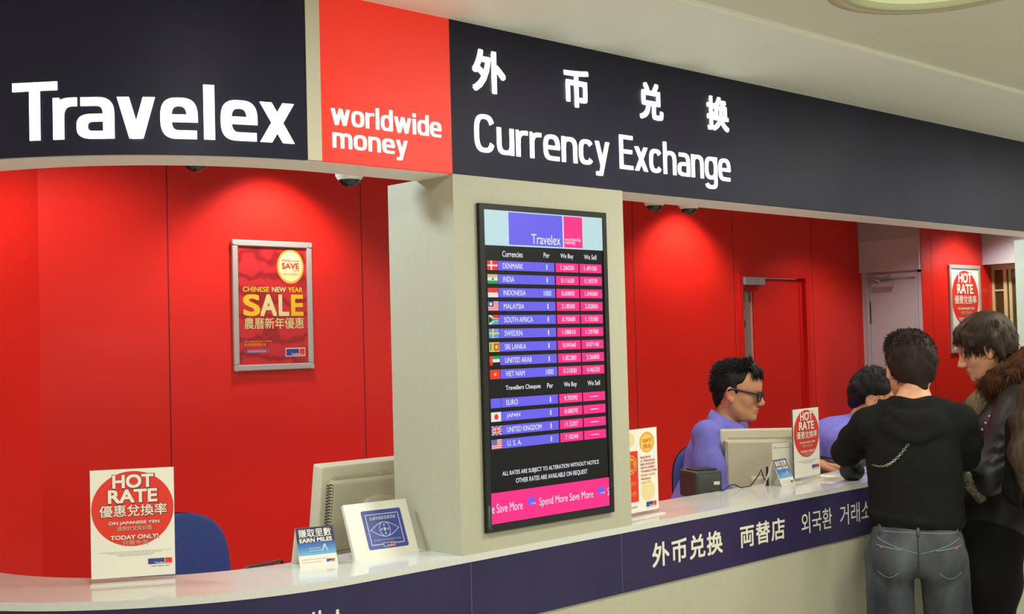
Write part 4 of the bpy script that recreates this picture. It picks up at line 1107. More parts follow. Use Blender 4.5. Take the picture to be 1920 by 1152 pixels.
def hand(mb, wrist, direc, up, side, m, scale=1.0, curl=.25):
    """palm, four bent fingers of different lengths, thumb from the side of the palm near its base"""
    f = np.array(Vector(direc).normalized()); u = np.array(Vector(up).normalized()); u = u - f*(u@f); u /= np.linalg.norm(u)
    l = np.cross(u, f)*side; w = np.array(wrist); s = Sdf()
    P = lambda a, b_, c: w + scale*(f*a + l*b_ + u*c)
    s.cone(P(-.02,0,0), P(.015,0,0), .024*scale, .024*scale, .02)
    for q in (-.024, -.008, .008, .024): s.cone(P(.015,q*.6,0), P(.082,q,-.001), .013*scale, .0115*scale, .012)
    for q, L in ((-.027,.058), (-.009,.070), (.009,.076), (.027,.068)):
        a0 = curl; p = P(.082,q,0); d = 0
        pts = [p]; ang = 0
        for seg in (.46, .30, .24):
            ang += a0; pts.append(pts[-1] + scale*L*seg*(f*math.cos(ang) - u*math.sin(ang) + l*q*1.2))
        s.chain(pts, [.0092*scale, .0085*scale, .0078*scale, .0066*scale], .004)
    s.chain([P(.012,.026,-.004), P(.044,.050,-.012), P(.070,.060,-.018), P(.090,.063,-.024)], [.014*scale, .0115*scale, .0098*scale, .008*scale], .008)
    V, Q = s.mesh(.0026); add_np(mb, V, Q, m)

def place(root_xy, ang):
    """person frame: x forward, y left"""
    return Matrix.Translation((root_xy[0], root_xy[1], 0)) @ Matrix.Rotation(math.radians(ang), 4, 'Z')
def person(label, xy, ang):
    return thing('person', label, 'person', (xy[0], xy[1], 0), math.radians(ang))
def surface_of(mbs):
    return BVHTree.FromPolygons([Vector(v) for v in mbs.v], mbs.f)
def shoes(root, feet, m, ang=(0, 0)):
    for k, (x, y) in enumerate(feet):
        s = Sdf(); a = math.radians(ang[k]); c, n = math.cos(a), math.sin(a)
        P = lambda u, v, z: (x+u*c-v*n, y+u*n+v*c, z)
        s.chain([P(-.05,0,.045), P(.06,0,.042), P(.14,-.005,.035), P(.175,-.005,.032)], [.044, .045, .04, .03], .03); s.cone(P(-.03,0,.05), P(-.03,0,.11), .045, .044, .03)
        V, Q = s.mesh(.006); V[:,2] = np.maximum(V[:,2], 0.0)
        b = MB(); add_np(b, V, Q, m); b.build('shoe', root)

def legs_prims(s, pel, feet, rh, rt, rk, ra, bend=.03, zk=.47, k=.03):
    for k_, (x, y) in enumerate(feet):
        sy = 1 if k_ == 0 else -1
        hip = (pel[0], pel[1]+sy*.088, pel[2]-.04); knee = (x*.5+pel[0]*.5+bend, y*.55+hip[1]*.45, zk)
        s.chain([hip, ((hip[0]+knee[0])/2-.005, (hip[1]+knee[1])/2, (hip[2]+knee[2])/2), knee, ((knee[0]+x)/2-.02, (knee[1]+y)/2, .29), (x-.02, y, .085)], [rh, rt, rk, rk*.98, ra], k)

# ---------------------------------------------------------------- customer in the black hoodie, seen from behind
def hoodie_customer():
    root = person('person in a black hoodie and faded jeans standing back-to at the counter', (3.862, -.282), 30)
    hp = (.055, .002, 1.498); HM = rotm(16, 12, 0)
    feet = ((-.03, .105), (-.02, -.115))
    Lsh, Lel, Lha = (.0, .155, 1.304), (.190, .232, 1.188), (.40, .10, 1.235)
    Rsh, Rel, Rha = (.0, -.155, 1.316), (.110, -.165, 1.185), (.36, -.03, 1.150)
    body = MB()
    put_head(body, hp, HM, M_SKIN)
    s = Sdf()
    s.cone(head_pt(hp, HM, (-.026,0,-.07)), (-.012, 0, 1.335), .045, .052, .03)
    s.cone((0,0,1.30), (.0,0,1.12), .10, .105, .06); s.cone((0,.0,1.12), (.0,0,.92), .095, .092, .05)
    s.cone((0,.14,1.29), (0,-.14,1.30), .05, .05, .05)
    s.chain([Lsh, Lel, Lha], [.045, .038, .026], .03); s.chain([Rsh, Rel, Rha], [.045, .038, .026], .03)
    legs_prims(s, (.0,0,.90), feet, .068, .062, .05, .04)
    V, Q = s.mesh(.008); add_np(body, V, Q, M_SKIN)
    hand(body, Lha, (.9,-.35,-.05), (0,0,1), 1, M_SKIN); hand(body, Rha, (.9,.25,-.05), (0,0,1), -1, M_SKIN)
    body.build('body', root)
    eyes_and_brows(root, hp, HM, M_HAIRBRN)
    # hoodie
    mh = mat('black_hoodie_cotton', (30, 30, 27), .95, .08, noise=.1, nscale=60, bump=.2, bscale=300)
    s = Sdf()
    for y, z in ((.056,1.20),(-.046,1.205)): s.ell((-.005,y,z), (.120,.104,.155), .06)
    s.ell((-.01,0,1.10), (.113,.144,.20), .06)
    s.cone((-.008,.040,1.04), (-.012,.046,.992), .106, .110, .05); s.cone((-.008,-.040,1.04), (-.012,-.046,.992), .106, .110, .05)
    s.cone((-.010,.140,1.306), (-.010,.05,1.350), .050, .052, .06); s.cone((-.010,-.142,1.318), (-.010,-.05,1.356), .050, .052, .06)
    s.chain([Lsh, (.11,.200,1.240), Lel], [.055, .051, .048], .03); s.chain([Lel, (.30,.17,1.208), (.375,.125,1.23)], [.049, .045, .040], .03)
    s.chain([Rsh, (.055,-.172,1.245), Rel], [.055, .052, .050], .03); s.chain([Rel, (.24,-.11,1.165), (.325,-.05,1.152)], [.050, .046, .042], .03)
    # hood lying on the back and shoulders
    for (w_, zt, zb, xx, r_) in ((.064, 1.400, 1.366, -.060, .022), (.112, 1.388, 1.312, -.106, .019), (.132, 1.362, 1.262, -.126, .016)):
        pts = []
        for i in range(13):
            t = -1 + 2*i/12; pts.append((xx*(1-.75*abs(t)**2.5) + .035*abs(t)**3, t*w_, zb + (zt-zb)*abs(t)**1.8))
        s.chain(pts, [r_*(1-.72*abs(-1+2*i/12)**4) for i in range(13)], .014)
    s.ell((-.085,0,1.295), (.045,.105,.06), .03)
    # hem rib
    for a in range(20):
        a0, a1 = 2*PI*a/20, 2*PI*(a+1)/20
        s.cone((-.012+.112*math.cos(a0), .147*math.sin(a0)+.004, .984+.016*math.sin(a0)), (-.012+.112*math.cos(a1), .147*math.sin(a1)+.004, .984+.016*math.sin(a1)), .012, .012, .012)
    s.ell((-.012,.004,.934), (.104,.140,.045), .01, 's')
    s.ell((.015,0,1.415), (.060,.066,.075), .02, 's')
    V, Q = s.mesh(.0065, wob=.0010, wf=26)
    b = MB(); add_np(b, V, Q, mh); hood = b.build('hoodie', root); bv = surface_of(b)
    def onback(y, z, d=.004):
        hit = bv.ray_cast(Vector((-.6, y, z)), Vector((1,0,0)))
        return Vector((hit[0].x - d, y, z)) if hit[0] else Vector((-.12, y, z))
    b = MB(); msil = mat('silver_chain', (206, 204, 190), .2, metal=.9)
    n = 22; prev = None
    for i in range(n):
        t = i/(n-1); y = .140 - .115*t; z = 1.172 + .070*t**1.25 - .022*math.sin(PI*t)
        p = onback(y, z); q = onback(y-.004, z+.003)
        dr = (q-p).normalized(); big = .72 if t < .35 else 1.05
        up = Vector((-1,0,0)) if i % 2 else dr.cross(Vector((-1,0,0))).normalized()
        sd = dr.cross(up).normalized()
        b.tube([p + dr*.0062*big*math.cos(2*PI*k/12) + sd*.0036*big*math.sin(2*PI*k/12) for k in range(12)], .0011*big, msil, 5, closed=True)
    b.build('chain', hood)
    # jeans
    mj = mat('faded_denim', (50, 53, 59), .85, .2, noise=.4, nscale=5, c2=(94, 98, 102), bump=.3, bscale=500, stretch=(1, 1.6, .6))
    s = Sdf()
    s.cone((-.012,.040,.955), (-.012,.046,.90), .102, .108, .03); s.cone((-.012,-.026,.955), (-.012,-.032,.90), .102, .108, .03)
    s.ell((-.055,.078,.865), (.088,.086,.105), .03); s.ell((-.055,-.066,.865), (.088,.086,.105), .03); s.ell((.02,.008,.88), (.085,.134,.10), .04); s.ell((-.03,0,.925), (.090,.125,.06), .04)
    legs_prims(s, (-.02,.007,.885), feet, .083, .077, .066, .062, k=.008)
    V, Q = s.mesh(.0065, wob=.0012, wf=40)
    b = MB(); add_np(b, V, Q, mj); jeans = b.build('jeans', root); bj = surface_of(b)
    def onj(y, z, d=.001):
        hit = bj.ray_cast(Vector((-.6, y, z)), Vector((1,0,0)))
        return Vector((hit[0].x - d, y, z)) if hit[0] else Vector((-.12, y, z))
    ms = mat('denim_seam', (136, 144, 146), .8); md = mat('denim_dark_seam', (44, 48, 54), .8)
    def seam(fn_, m_, r_=.0022, n_=24, nm='seam'):
        b = MB(); b.tube([onj(*fn_(i/n_)) for i in range(n_+1)], r_, m_, 5); b.build(nm, jeans)
    seam(lambda t: (.128-.256*t, .950-.004*t), ms, .0014, nm='waistband_seam'); seam(lambda t: (.128-.256*t, .972-.004*t), ms, .0012, nm='waistband_seam')
    for sg in (1, -1):
        seam(lambda t: (sg*(.132-.128*t), .928-.050*t**.8), ms, .0014, nm='yoke_seam')
        seam(lambda t: (sg*(.138-.084*t), .905-.014*t), ms, .0017, nm='pocket_edge')
        seam(lambda t: (sg*(.136-.072*t), .815-.020*math.sin(PI*t)), ms, .0010, nm='pocket_stitch')
        b = MB(); p = onj(sg*.120, .899); b.box(p.x-.004, p.x, p.y-.004, p.y+.004, p.z-.003, p.z+.004, mat('rivet_tab', (170, 92, 60), .5)); b.build('rivet', jeans)
    seam(lambda t: (.002, .968-.145*t), md, .0018, nm='seat_seam')
    for y in (.0, .122, -.124):
        b = MB(); q0, q1 = onj(y, .972), onj(y, .938); b.tube([q0, (q0+q1)/2 + Vector((-.004,0,0)), q1], .006, mj, 6); b.build('belt_loop', jeans)
    shoes(root, feet, M_BLACKPL, (8, -8))
    # short hair
    s = Sdf(); P = lambda *q: head_pt(hp, HM, q)
    s.ell(P(-.014,0,.050), (.098,.081,.080), .03, rot=HM.T); s.ell(P(-.050,0,.006), (.058,.071,.072), .04, rot=HM.T); s.cone(P(-.054,0,-.02), P(-.058,-.012,-.078), .046, .022, .03)
    for y in (-1, 1): s.cone(P(-.030,y*.062,.01), P(-.048,y*.046,-.045), .024, .016, .02)
    s.ell(P(.02,.006,.106), (.055,.052,.024), .03, rot=HM.T)
    V, Q = s.mesh(.004, wob=.0008, wf=95)
    b = MB(); add_np(b, V, Q, M_HAIRBRN)
    c = np.array(hp)
    zloc = (V-c) @ HM
    strands(b, V, 2600, M_HAIRBRN, lambda p: (-.1,0,-1), .030, .0021, rng, .16, sel=(zloc[:,2] > -.05) & (zloc[:,0] < .05))
    strands(b, V, 1100, M_HAIRBRN, lambda p: (-.8, .35 if p.y > 0 else -.4, -.2), .026, .0023, rng, .30, sel=(zloc[:,2] > .07))
    b.build('hair', root)
    return root
hoodie_customer()

# ---------------------------------------------------------------- man in leather jacket
def leather_man():
    xy, ang = (4.545, -.300), 116
    root = person('man in a black leather jacket with a brown fur collar leaning over the counter', xy, ang)
    W2L = place(xy, ang).inverted()
    hp = tuple(W2L @ Vector(MAN_HEAD)); HM = rotm(2, 20, 0)
    hx, hy, hz = hp
    nb = (hx-.085, hy*.6, hz-.165)          # base of the neck
    pel = (.060, 0, .90)
    feet = ((.08, .12), (.05, -.13))
    shz = nb[2]-.055
    Lsh, Lel, Lha = (nb[0]-.02, .205, shz), (nb[0]+.10, .270, shz-.24), (nb[0]+.33, .15, 1.12)
    Rsh, Rel, Rha = (nb[0]+.06, -.195, shz), (nb[0]+.25, -.215, shz-.14), (nb[0]+.40, -.06, 1.11)
    body = MB(); put_head(body, hp, HM, M_SKIN)
    s = Sdf(); s.cone(head_pt(hp, HM, (-.03,0,-.07)), nb, .054, .062, .03)
    s.cone((nb[0]+.01,0,nb[2]-.12), (pel[0],0,pel[2]), .10, .12, .06); s.chain([Lsh, Lel, Lha], [.05,.04,.028], .03); s.chain([Rsh, Rel, Rha], [.05,.04,.028], .03)
    legs_prims(s, pel, feet, .09, .078, .055, .042)
    V, Q = s.mesh(.008); add_np(body, V, Q, M_SKIN)
    hand(body, Lha, (.9,-.3,-.1), (0,0,1), 1, M_SKIN); hand(body, Rha, (.9,.3,-.1), (0,0,1), -1, M_SKIN)
    body.build('body', root)
    eyes_and_brows(root, hp, HM, M_HAIRMID, closed=.006)
    ml = mat('black_leather', (22, 22, 23), .34, .5, bump=.5, bscale=28)
    s = Sdf()
    cx = nb[0]+.035
    s.ell((cx-.03,0,nb[2]-.19), (.165,.185,.20), .06); s.ell((cx+.0,0,nb[2]-.36), (.155,.180,.20), .08); s.ell((cx+.02,0,.93), (.165,.182,.15), .08)
    s.cone((nb[0]-.03,.16,shz+.01), (nb[0]-.03,.05,nb[2]), .075, .07, .05); s.cone((nb[0]-.01,-.16,shz+.01), (nb[0]-.03,-.05,nb[2]), .075, .07, .05)
    s.chain([Lsh, Lel], [.085, .068], .04); s.chain([Lel, Lha], [.070, .046], .03); s.chain([Rsh, Rel], [.082, .066], .04); s.chain([Rel, Rha], [.068, .046], .03)
    # sleeve creases
    for i in range(5):
        t = .15+.2*i; p = [Lsh[q]+(Lel[q]-Lsh[q])*t for q in range(3)]
        s.chain([(p[0]-.05, p[1]+.055, p[2]+.03), (p[0]+.015, p[1]+.070-.012*t, p[2]-.005), (p[0]+.06, p[1]+.045, p[2]-.035)], [.010,.014,.008], .016)
    V, Q = s.mesh(.0065, wob=.0032, wf=30)
    b = MB(); add_np(b, V, Q, ml); jk = b.build('leather_jacket', root)
    b = MB(); b.tube([(nb[0]+.13, .115, nb[2]-.08), (nb[0]+.155, .125, nb[2]-.15), (nb[0]+.165, .13, nb[2]-.22)], .004, M_ALU, 6); b.build('zip', jk)
    for q in range(4):
        b = MB(); bm = bmesh.new(); bmesh.ops.create_uvsphere(bm, u_segments=10, v_segments=6, radius=.006); b.bm(bm, M_ALU, True, Matrix.Translation((nb[0]+.085+.014*q, .150, nb[2]-.085-.025*q))); bm.free(); b.build('stud', jk)
    b = MB(); q = [W2L @ Vector(v) for v in ((4.174, -.282, 1.135), (4.204, -.307, 1.071), (4.238, -.336, 1.002))]
    b.tube(q, .016, mat('tweed_lining', (150, 146, 128), .95, .1, noise=.6, nscale=90, c2=(70, 66, 56)), 8, taper=lambda u: .7+.9*math.sin(PI*(.15+.7*u))); b.build('jacket_lining', jk)
    # inner scarf
    s = Sdf(); s.chain([(nb[0]+.065,.050,nb[2]+.045), (nb[0]+.125,.05,nb[2]-.04), (nb[0]+.165,.04,nb[2]-.14)], [.03,.034,.036], .03); s.chain([(nb[0]+.07,-.045,nb[2]+.04), (nb[0]+.125,-.03,nb[2]-.05), (nb[0]+.165,.0,nb[2]-.14)], [.03,.034,.036], .03)
    V, Q = s.mesh(.006, wob=.002, wf=80); b = MB(); add_np(b, V, Q, mat('tweed_scarf', (128, 112, 88), .95, .1, noise=.3, nscale=120)); b.build('scarf', root)
    # fur collar
    mf = mat('brown_fur', (84, 54, 36), .9, .1, noise=.5, nscale=30, c2=(44, 28, 20))
    mf2 = mat('brown_fur_tip', (120, 84, 56), .9, .1)
    s = Sdf()
    ring_ = []
    for i in range(15):
        a = math.radians(-150 + 300*i/14)   # open at the front
        ring_.append((nb[0]-.005 - .100*math.cos(a)*1.0, .108*math.sin(a), nb[2]+.062 + .048*math.cos(a)))
    s.chain(ring_, [.042+.028*math.cos(math.radians(-150+300*i/14)/2)**2 for i in range(15)], .03)
    s.ell((nb[0]-.09,0,nb[2]+.06), (.065,.115,.085), .04)
    V, Q = s.mesh(.006, wob=.004, wf=90); b = MB(); add_np(b, V, Q, mf)
    strands(b, V, 3200, mf, lambda p: (-.1,0,-.6), .036, .0017, rng, .55, 3, drop=.12); strands(b, V, 1300, mf2, lambda p: (-.1,0,-.6), .036, .0013, rng, .6, 3, drop=.12)
    b.build('fur_collar', jk)
    # dark trousers
    s = Sdf(); s.ell((pel[0]-.01,0,.86), (.135,.175,.13), .05); legs_prims(s, pel, feet, .108, .098, .082, .072, k=.03)
    V, Q = s.mesh(.008, wob=.002, wf=30); b = MB(); add_np(b, V, Q, mat('black_cloth', (27, 26, 25), .9, .15)); b.build('trousers', root)
    shoes(root, feet, M_BLACKPL, (10, -10))
    # hair: fringe over the brow, side locks, longer at the back
    P = lambda *q: head_pt(hp, HM, q)
    s = Sdf(); s.ell(P(-.012,0,.058), (.107,.085,.090), .03, rot=HM.T); s.ell(P(-.055,0,.005), (.062,.078,.080), .04, rot=HM.T)
    for y in (-1, 1):
        s.cone(P(.012,y*.070,.055), P(.020,y*.076,.018), .020, .008, .02); s.cone(P(.050,y*.058,.075), P(.062,y*.058,.035), .022, .010, .02); s.cone(P(-.03,y*.076,.03), P(-.04,y*.070,-.04), .022, .014, .02)
    s.cone(P(.07,-.03,.088), P(.088,-.02,.058), .026, .012, .02); s.cone(P(.07,.03,.088), P(.088,.025,.058), .026, .012, .02)
    V, Q = s.mesh(.004, wob=.0014, wf=80); b = MB(); add_np(b, V, Q, M_HAIRMID)
    zl = (V-np.array(hp)) @ HM
    for k in range(260):
        y = rng.uniform(-.07, .07); x0_ = .03+.045*rng.random(); p0_ = P(x0_, y*.8, .128-.10*abs(y)**1.1-.25*max(0,x0_-.04)); p1_ = P(.095-.25*abs(y)*rng.random(), y, .085); p2_ = P(.102-.32*abs(y)+.006*rng.normal(), y*1.05, .046+.022*rng.random())
        b.tube([p0_, tuple((np.array(p0_)+np.array(p1_))/2+np.array((0,0,.004))), p1_, p2_], .0028, M_HAIRMID, 4, taper=lambda u: max(.06, 1-u**2))
    strands(b, V, 2600, M_HAIRMID, lambda p: (.12,0,-.95), .060, .0022, rng, .045, jit=.12, sel=(zl[:,2] > -.03) & (zl[:,0] < .075))
    for y in (-1, 1):
        for k in range(90):
            a0 = rng.uniform(.008, .052); b.tube([P(a0,y*.080,.06), P(a0+.006,y*.083,.035), P(a0+.01*rng.random(),y*.079,.012+.02*rng.random())], .003, M_HAIRMID, 4, taper=lambda u: max(.06, 1-u**2))
    b.build('hair', root)
    return root

# ---------------------------------------------------------------- long-haired customer at the right edge
def long_hair_customer():
    xy, ang = (4.180, -.69), 32
    root = person('person with long brown hair in a dark coat at the right edge', xy, ang)
    hp = (.02, .03, 1.495); HM = rotm(4, 12, 0); feet = ((.0,.10), (.0,-.10))
    body = MB(); put_head(body, hp, HM, M_SKIN)
    s = Sdf(); s.cone(head_pt(hp, HM, (-.028,0,-.07)), (-.02,0,1.33), .048, .055, .03); s.cone((0,0,1.28), (0,0,.92), .10, .115, .05)
    s.chain([(0,.15,1.28),(.09,.15,1.06),(.24,.03,1.12)], [.045,.036,.026], .03); s.chain([(0,-.15,1.28),(.09,-.15,1.06),(.24,-.03,1.12)], [.045,.036,.026], .03); legs_prims(s, (0,0,.90), feet, .066, .06, .05, .038)
    V, Q = s.mesh(.008); add_np(body, V, Q, M_SKIN)
    hand(body, (.24,.03,1.12), (.9,-.3,.1), (0,0,1), 1, M_SKIN); hand(body, (.24,-.03,1.12), (.9,.3,.1), (0,0,1), -1, M_SKIN)
    body.build('body', root); eyes_and_brows(root, hp, HM, M_HAIRBRN)
    s = Sdf(); s.ell((-.01,0,1.17), (.120,.150,.20), .06); s.ell((-.01,0,1.0), (.125,.152,.14), .06); s.cone((-.01,.14,1.30), (-.01,-.14,1.30), .06, .06, .05)
    s.chain([(0,.150,1.27),(.09,.155,1.06),(.21,.05,1.11)], [.064,.056,.044], .03); s.chain([(0,-.150,1.27),(.09,-.155,1.06),(.21,-.05,1.11)], [.064,.056,.044], .03)
    V, Q = s.mesh(.008, wob=.002, wf=30); b = MB(); add_np(b, V, Q, mat('dark_wool_coat', (34, 32, 30), .95, .1, noise=.2, nscale=50)); b.build('coat', root)
    # knitted skirt in patterned bands
    m = bpy.data.materials.new('patterned_knit'); m.use_nodes = True; nt = m.node_tree; bs = nt.nodes['Principled BSDF']; bs.inputs['Roughness'].default_value = .95
    tc = nt.nodes.new('ShaderNodeTexCoord'); sp = nt.nodes.new('ShaderNodeSeparateXYZ'); nt.links.new(tc.outputs['Object'], sp.inputs[0])
    mu = nt.nodes.new('ShaderNodeMath'); mu.operation = 'MULTIPLY'; mu.inputs[1].default_value = 9.0; nt.links.new(sp.outputs['Z'], mu.inputs[0])
    wv = nt.nodes.new('ShaderNodeTexWave'); wv.bands_direction = 'DIAGONAL'; wv.inputs['Scale'].default_value = 28; nt.links.new(tc.outputs['Object'], wv.inputs['Vector'])
    ma = nt.nodes.new('ShaderNodeMath'); ma.operation = 'MULTIPLY_ADD'; ma.inputs[1].default_value = .10; nt.links.new(wv.outputs['Fac'], ma.inputs[0]); nt.links.new(mu.outputs[0], ma.inputs[2])
    fr = nt.nodes.new('ShaderNodeMath'); fr.operation = 'FRACT'; nt.links.new(ma.outputs[0], fr.inputs[0])
    rp = nt.nodes.new('ShaderNodeValToRGB'); rp.color_ramp.interpolation = 'CONSTANT'; nt.links.new(fr.outputs[0], rp.inputs['Fac']); nt.links.new(rp.outputs[0], bs.inputs['Base Color'])
    els = [(0.0,(60,30,34)),(.16,(150,56,44)),(.27,(206,190,160)),(.36,(54,40,52)),(.55,(206,190,160)),(.66,(54,40,52)),(.80,(196,150,90)),(.88,(130,40,40))]
    while len(rp.color_ramp.elements) < len(els): rp.color_ramp.elements.new(.5)
    for e, (p_, c_) in zip(rp.color_ramp.elements, els): e.position = p_; e.color = lin(c_)
    s = Sdf(); s.cone((0,0,.95), (0,0,.86), .13, .155, .04); s.cone((0,0,.86), (0,0,.50), .155, .185, .04); s.ell((0,0,.33), (.17,.17,.06), .02, 's')
    V, Q = s.mesh(.008, wob=.002, wf=36); b = MB(); add_np(b, V, Q, m); b.build('skirt', root)
    shoes(root, feet, M_BLACKPL, (5, -5))
    P = lambda *q: head_pt(hp, HM, q)
    s = Sdf(); s.ell(P(-.014,0,.056), (.106,.088,.092), .03, rot=HM.T); s.ell(P(-.05,0,-.01), (.065,.086,.09), .04, rot=HM.T)
    s.chain([(-.07,.03,1.46),(-.105,.035,1.34),(-.125,.04,1.20),(-.13,.05,1.12)], [.075,.072,.062,.03], .03); s.chain([(-.06,-.03,1.46),(-.10,-.035,1.34),(-.12,-.04,1.22),(-.125,-.05,1.13)], [.075,.07,.06,.03], .03)
    s.chain([(-.03,.085,1.50),(-.04,.118,1.40),(-.05,.152,1.31),(-.06,.168,1.20),(-.05,.160,1.08)], [.040,.046,.046,.042,.016], .03); s.chain([(-.02,-.078,1.50),(-.02,-.098,1.40),(-.02,-.13,1.31),(-.02,-.142,1.20),(0,-.135,1.12)], [.036,.04,.042,.036,.014], .03)
    V, Q = s.mesh(.005, wob=.003, wf=60); b = MB(); add_np(b, V, Q, M_HAIRLONG)
    for k in range(420):
        sg = rng.uniform(-1, 1); a = sg*2.2; r_ = .088; z0_ = rng.uniform(1.42, 1.60)
        x_, y_ = -.03 - .075*math.cos(a), .092*math.sin(a); pts = []
        ph = rng.uniform(0, 6); L = rng.uniform(.20, .46)
        for i in range(8):
            t = i/7; z = z0_ - L*t; ex = min(1, max(0, (1.46-z)/.2))
            pts.append((x_ - .055*ex*max(0,math.cos(a)) + .006*math.sin(ph+7*t), y_ + .085*ex*math.sin(a) + .007*math.cos(ph+6*t), z))
        b.tube(pts, .0038*rng.uniform(.6, 1.2), M_HAIRLONG, 4, taper=lambda u: max(.08, 1-u**3))
    b.build('hair', root)
    return root

# ---------------------------------------------------------------- clerks
def clerk(label, head_w, ang, hair, glasses, pitch, yaw=0, lean=0.0, reach=.42):
    f = Vector((math.cos(math.radians(ang)), math.sin(math.radians(ang))))
    xy = (head_w[0]-f.x*.10, head_w[1]-f.y*.10)
    root = person(label, xy, ang)
    hp = (.10, 0, head_w[2]); HM = rotm(yaw, pitch, 0); z0 = head_w[2]
    nb = (.060, 0, z0-.140); pel = (-.10+lean*1.5, 0, .70)
    shz = z0-.165+lean*.15
    Rsh, Rel, Rha = (-.020+lean,-.185,shz), (lean,-.235,shz-.235), (reach,-.03,1.090)
    Lsh, Lel, Lha = (.085+lean,.170,shz), (.10,.225,shz-.22), (.33,.16,1.0)
    body = MB(); put_head(body, hp, HM, M_SKIN2)
    s = Sdf(); s.cone(head_pt(hp, HM, (-.026,0,-.07)), nb, .044, .050, .03); s.cone((.0,0,z0-.27), pel, .10, .12, .06)
    s.chain([Rsh, Rel, Rha], [.044,.036,.026], .03); s.chain([Lsh, Lel, Lha], [.044,.036,.026], .03)
    knees = [(.28,.10,.62), (.28,-.10,.62)]; ank = [(.16,.11,.10), (.16,-.11,.10)]
    for q in (0, 1): s.chain([(pel[0], .085*(1-2*q), pel[2]-.02), knees[q], ank[q]], [.085,.055,.042], .03)
    V, Q = s.mesh(.008); add_np(body, V, Q, M_SKIN2)
    hand(body, Rha, (.95,.15,-.12), (0,0,1), -1, M_SKIN2, .95); hand(body, Lha, (.9,-.3,-.05), (0,0,1), 1, M_SKIN2, .95)
    body.build('body', root)
    eyes_and_brows(root, hp, HM, M_HAIRBLK, closed=.003)
    ms = mat('blue_violet_shirt', (120, 119, 205), .8, .2, noise=.08, nscale=20, bump=.15, bscale=40)
    s = Sdf()
    s.ell((-.005+lean,0,z0-.33-lean*.3), (.122,.165,.20), .06); s.ell((-.08+lean*1.3,0,z0-.53), (.125,.160,.18), .06); s.cone((.07+lean,.14,shz+.006), (.035,.05,z0-.150), .052, .048, .05); s.cone((-.010+lean,-.15,shz+.006), (.025,-.05,z0-.150), .052, .048, .05)
    if lean: s.cone((nb[0]-.03,0,z0-.150), (lean,0,z0-.235), .080, .135, .10); s.ell((lean*.8,0,z0-.235), (.130,.200,.120), .10)
    s.chain([Rsh, ((Rsh[0]+Rel[0])/2-.006, -.218, (Rsh[2]+Rel[2])/2), Rel], [.068,.064,.056], .035); s.chain([Rel, tuple(np.array(Rel)*.25+np.array(Rha)*.75)], [.056,.042], .03)
    s.chain([Lsh, Lel], [.068,.056], .035); s.chain([Lel, tuple(np.array(Lel)*.25+np.array(Lha)*.75)], [.056,.042], .03)
    for i in range(3):
        t = .3+.25*i; p = [Rsh[q]+(Rel[q]-Rsh[q])*t for q in range(3)]
        s.chain([(p[0]-.045, p[1]-.03, p[2]+.02), (p[0], p[1]-.062, p[2]), (p[0]+.045, p[1]-.035, p[2]-.03)], [.008,.010,.006], .014)
    s.cone((.085,0,z0-.09), (.055,0,z0-.16), .042, .046, .015, 's')
    V, Q = s.mesh(.0065, wob=.0018, wf=34); b = MB(); add_np(b, V, Q, ms); sh = b.build('shirt', root)
    # turned-down collar, placket and tie knot
    b = MB(); n = 24; inner, outer, fold = [], [], []
    for i in range(n+1):
        a = math.radians(28 + 304*i/n); c, s_ = math.cos(a), math.sin(a); fr = max(0, c)
        cx_, cz_ = .064, z0-.118
        inner.append((cx_+.058*c+.010*fr, .062*s_, cz_-.032*c*.9)); fold.append((cx_-.002+.066*c+.014*fr, .069*s_, cz_+.014-.036*c)); outer.append((cx_-.008+.086*c+.030*fr, .092*s_, cz_-.044-.040*c*.9-.020*fr))
    nn = n+1; b.add(inner+fold+outer, [(i,i+1,nn+i+1,nn+i) for i in range(n)]+[(nn+i,nn+i+1,2*nn+i+1,2*nn+i) for i in range(n)], ms, True)
    co = b.build('collar', sh); md = co.modifiers.new('thickness', 'SOLIDIFY'); md.thickness = .004
    b = MB(); b.prism([(-.016,0),(.016,0),(.011,-.034),(-.011,-.034)], M_IRIS, -.010, .010, lambda yy, zz, xx: (.138+xx, yy, z0-.160+zz)); b.prism([(-.010,-.034),(.010,-.034),(.022,-.28),(0,-.31),(-.022,-.28)], mat('dark_tie', (40, 34, 44), .6), -.004, .006, lambda yy, zz, xx: (.128+xx-.02*(zz/.3)**2, yy, z0-.160+zz)); flip_fix(b.build('tie', root))
    s = Sdf(); s.ell((pel[0],0,pel[2]), (.13,.165,.10), .05)
    for q in (0, 1): s.chain([(pel[0], .088*(1-2*q), pel[2]), knees[q], (ank[q][0]-.01, ank[q][1], .12)], [.098,.072,.062], .03)
    V, Q = s.mesh(.009); b = MB(); add_np(b, V, Q, mat('dark_trouser', (38, 38, 48), .9)); b.build('trousers', root)
    shoes(root, ((.16,.11),(.16,-.11)), M_BLACKPL)
    P = lambda *q: head_pt(hp, HM, q)
    s = Sdf()
    if hair == 'spiky':
        s.ell(P(-.012,0,.062), (.090,.079,.070), .03, rot=HM.T); s.ell(P(-.052,0,.026), (.046,.068,.058), .03, rot=HM.T); s.cone(P(-.056,0,.0), P(-.056,0,-.050), .040, .030, .03); s.cone(P(.05,0,.105), P(.078,-.01,.075), .034, .020, .02)
        for y in (-1, 1): s.cone(P(-.012,y*.071,.045), P(.012,y*.070,.012), .014, .008, .015)
        V, Q = s.mesh(.004, wob=.002, wf=90); b = MB(); add_np(b, V, Q, M_HAIRBLK); zl = (V-np.array(hp)) @ HM
        strands(b, V, 1300, M_HAIRBLK, lambda p: (-.75,0,.45), .034, .0026, rng, .50, sel=(zl[:,2] > .085) & (zl[:,0] < .06))
        strands(b, V, 900, M_HAIRBLK, lambda p: (-.6,0,-.25), .028, .0026, rng, .55, sel=(zl[:,0] < -.03) & (zl[:,2] > .0))
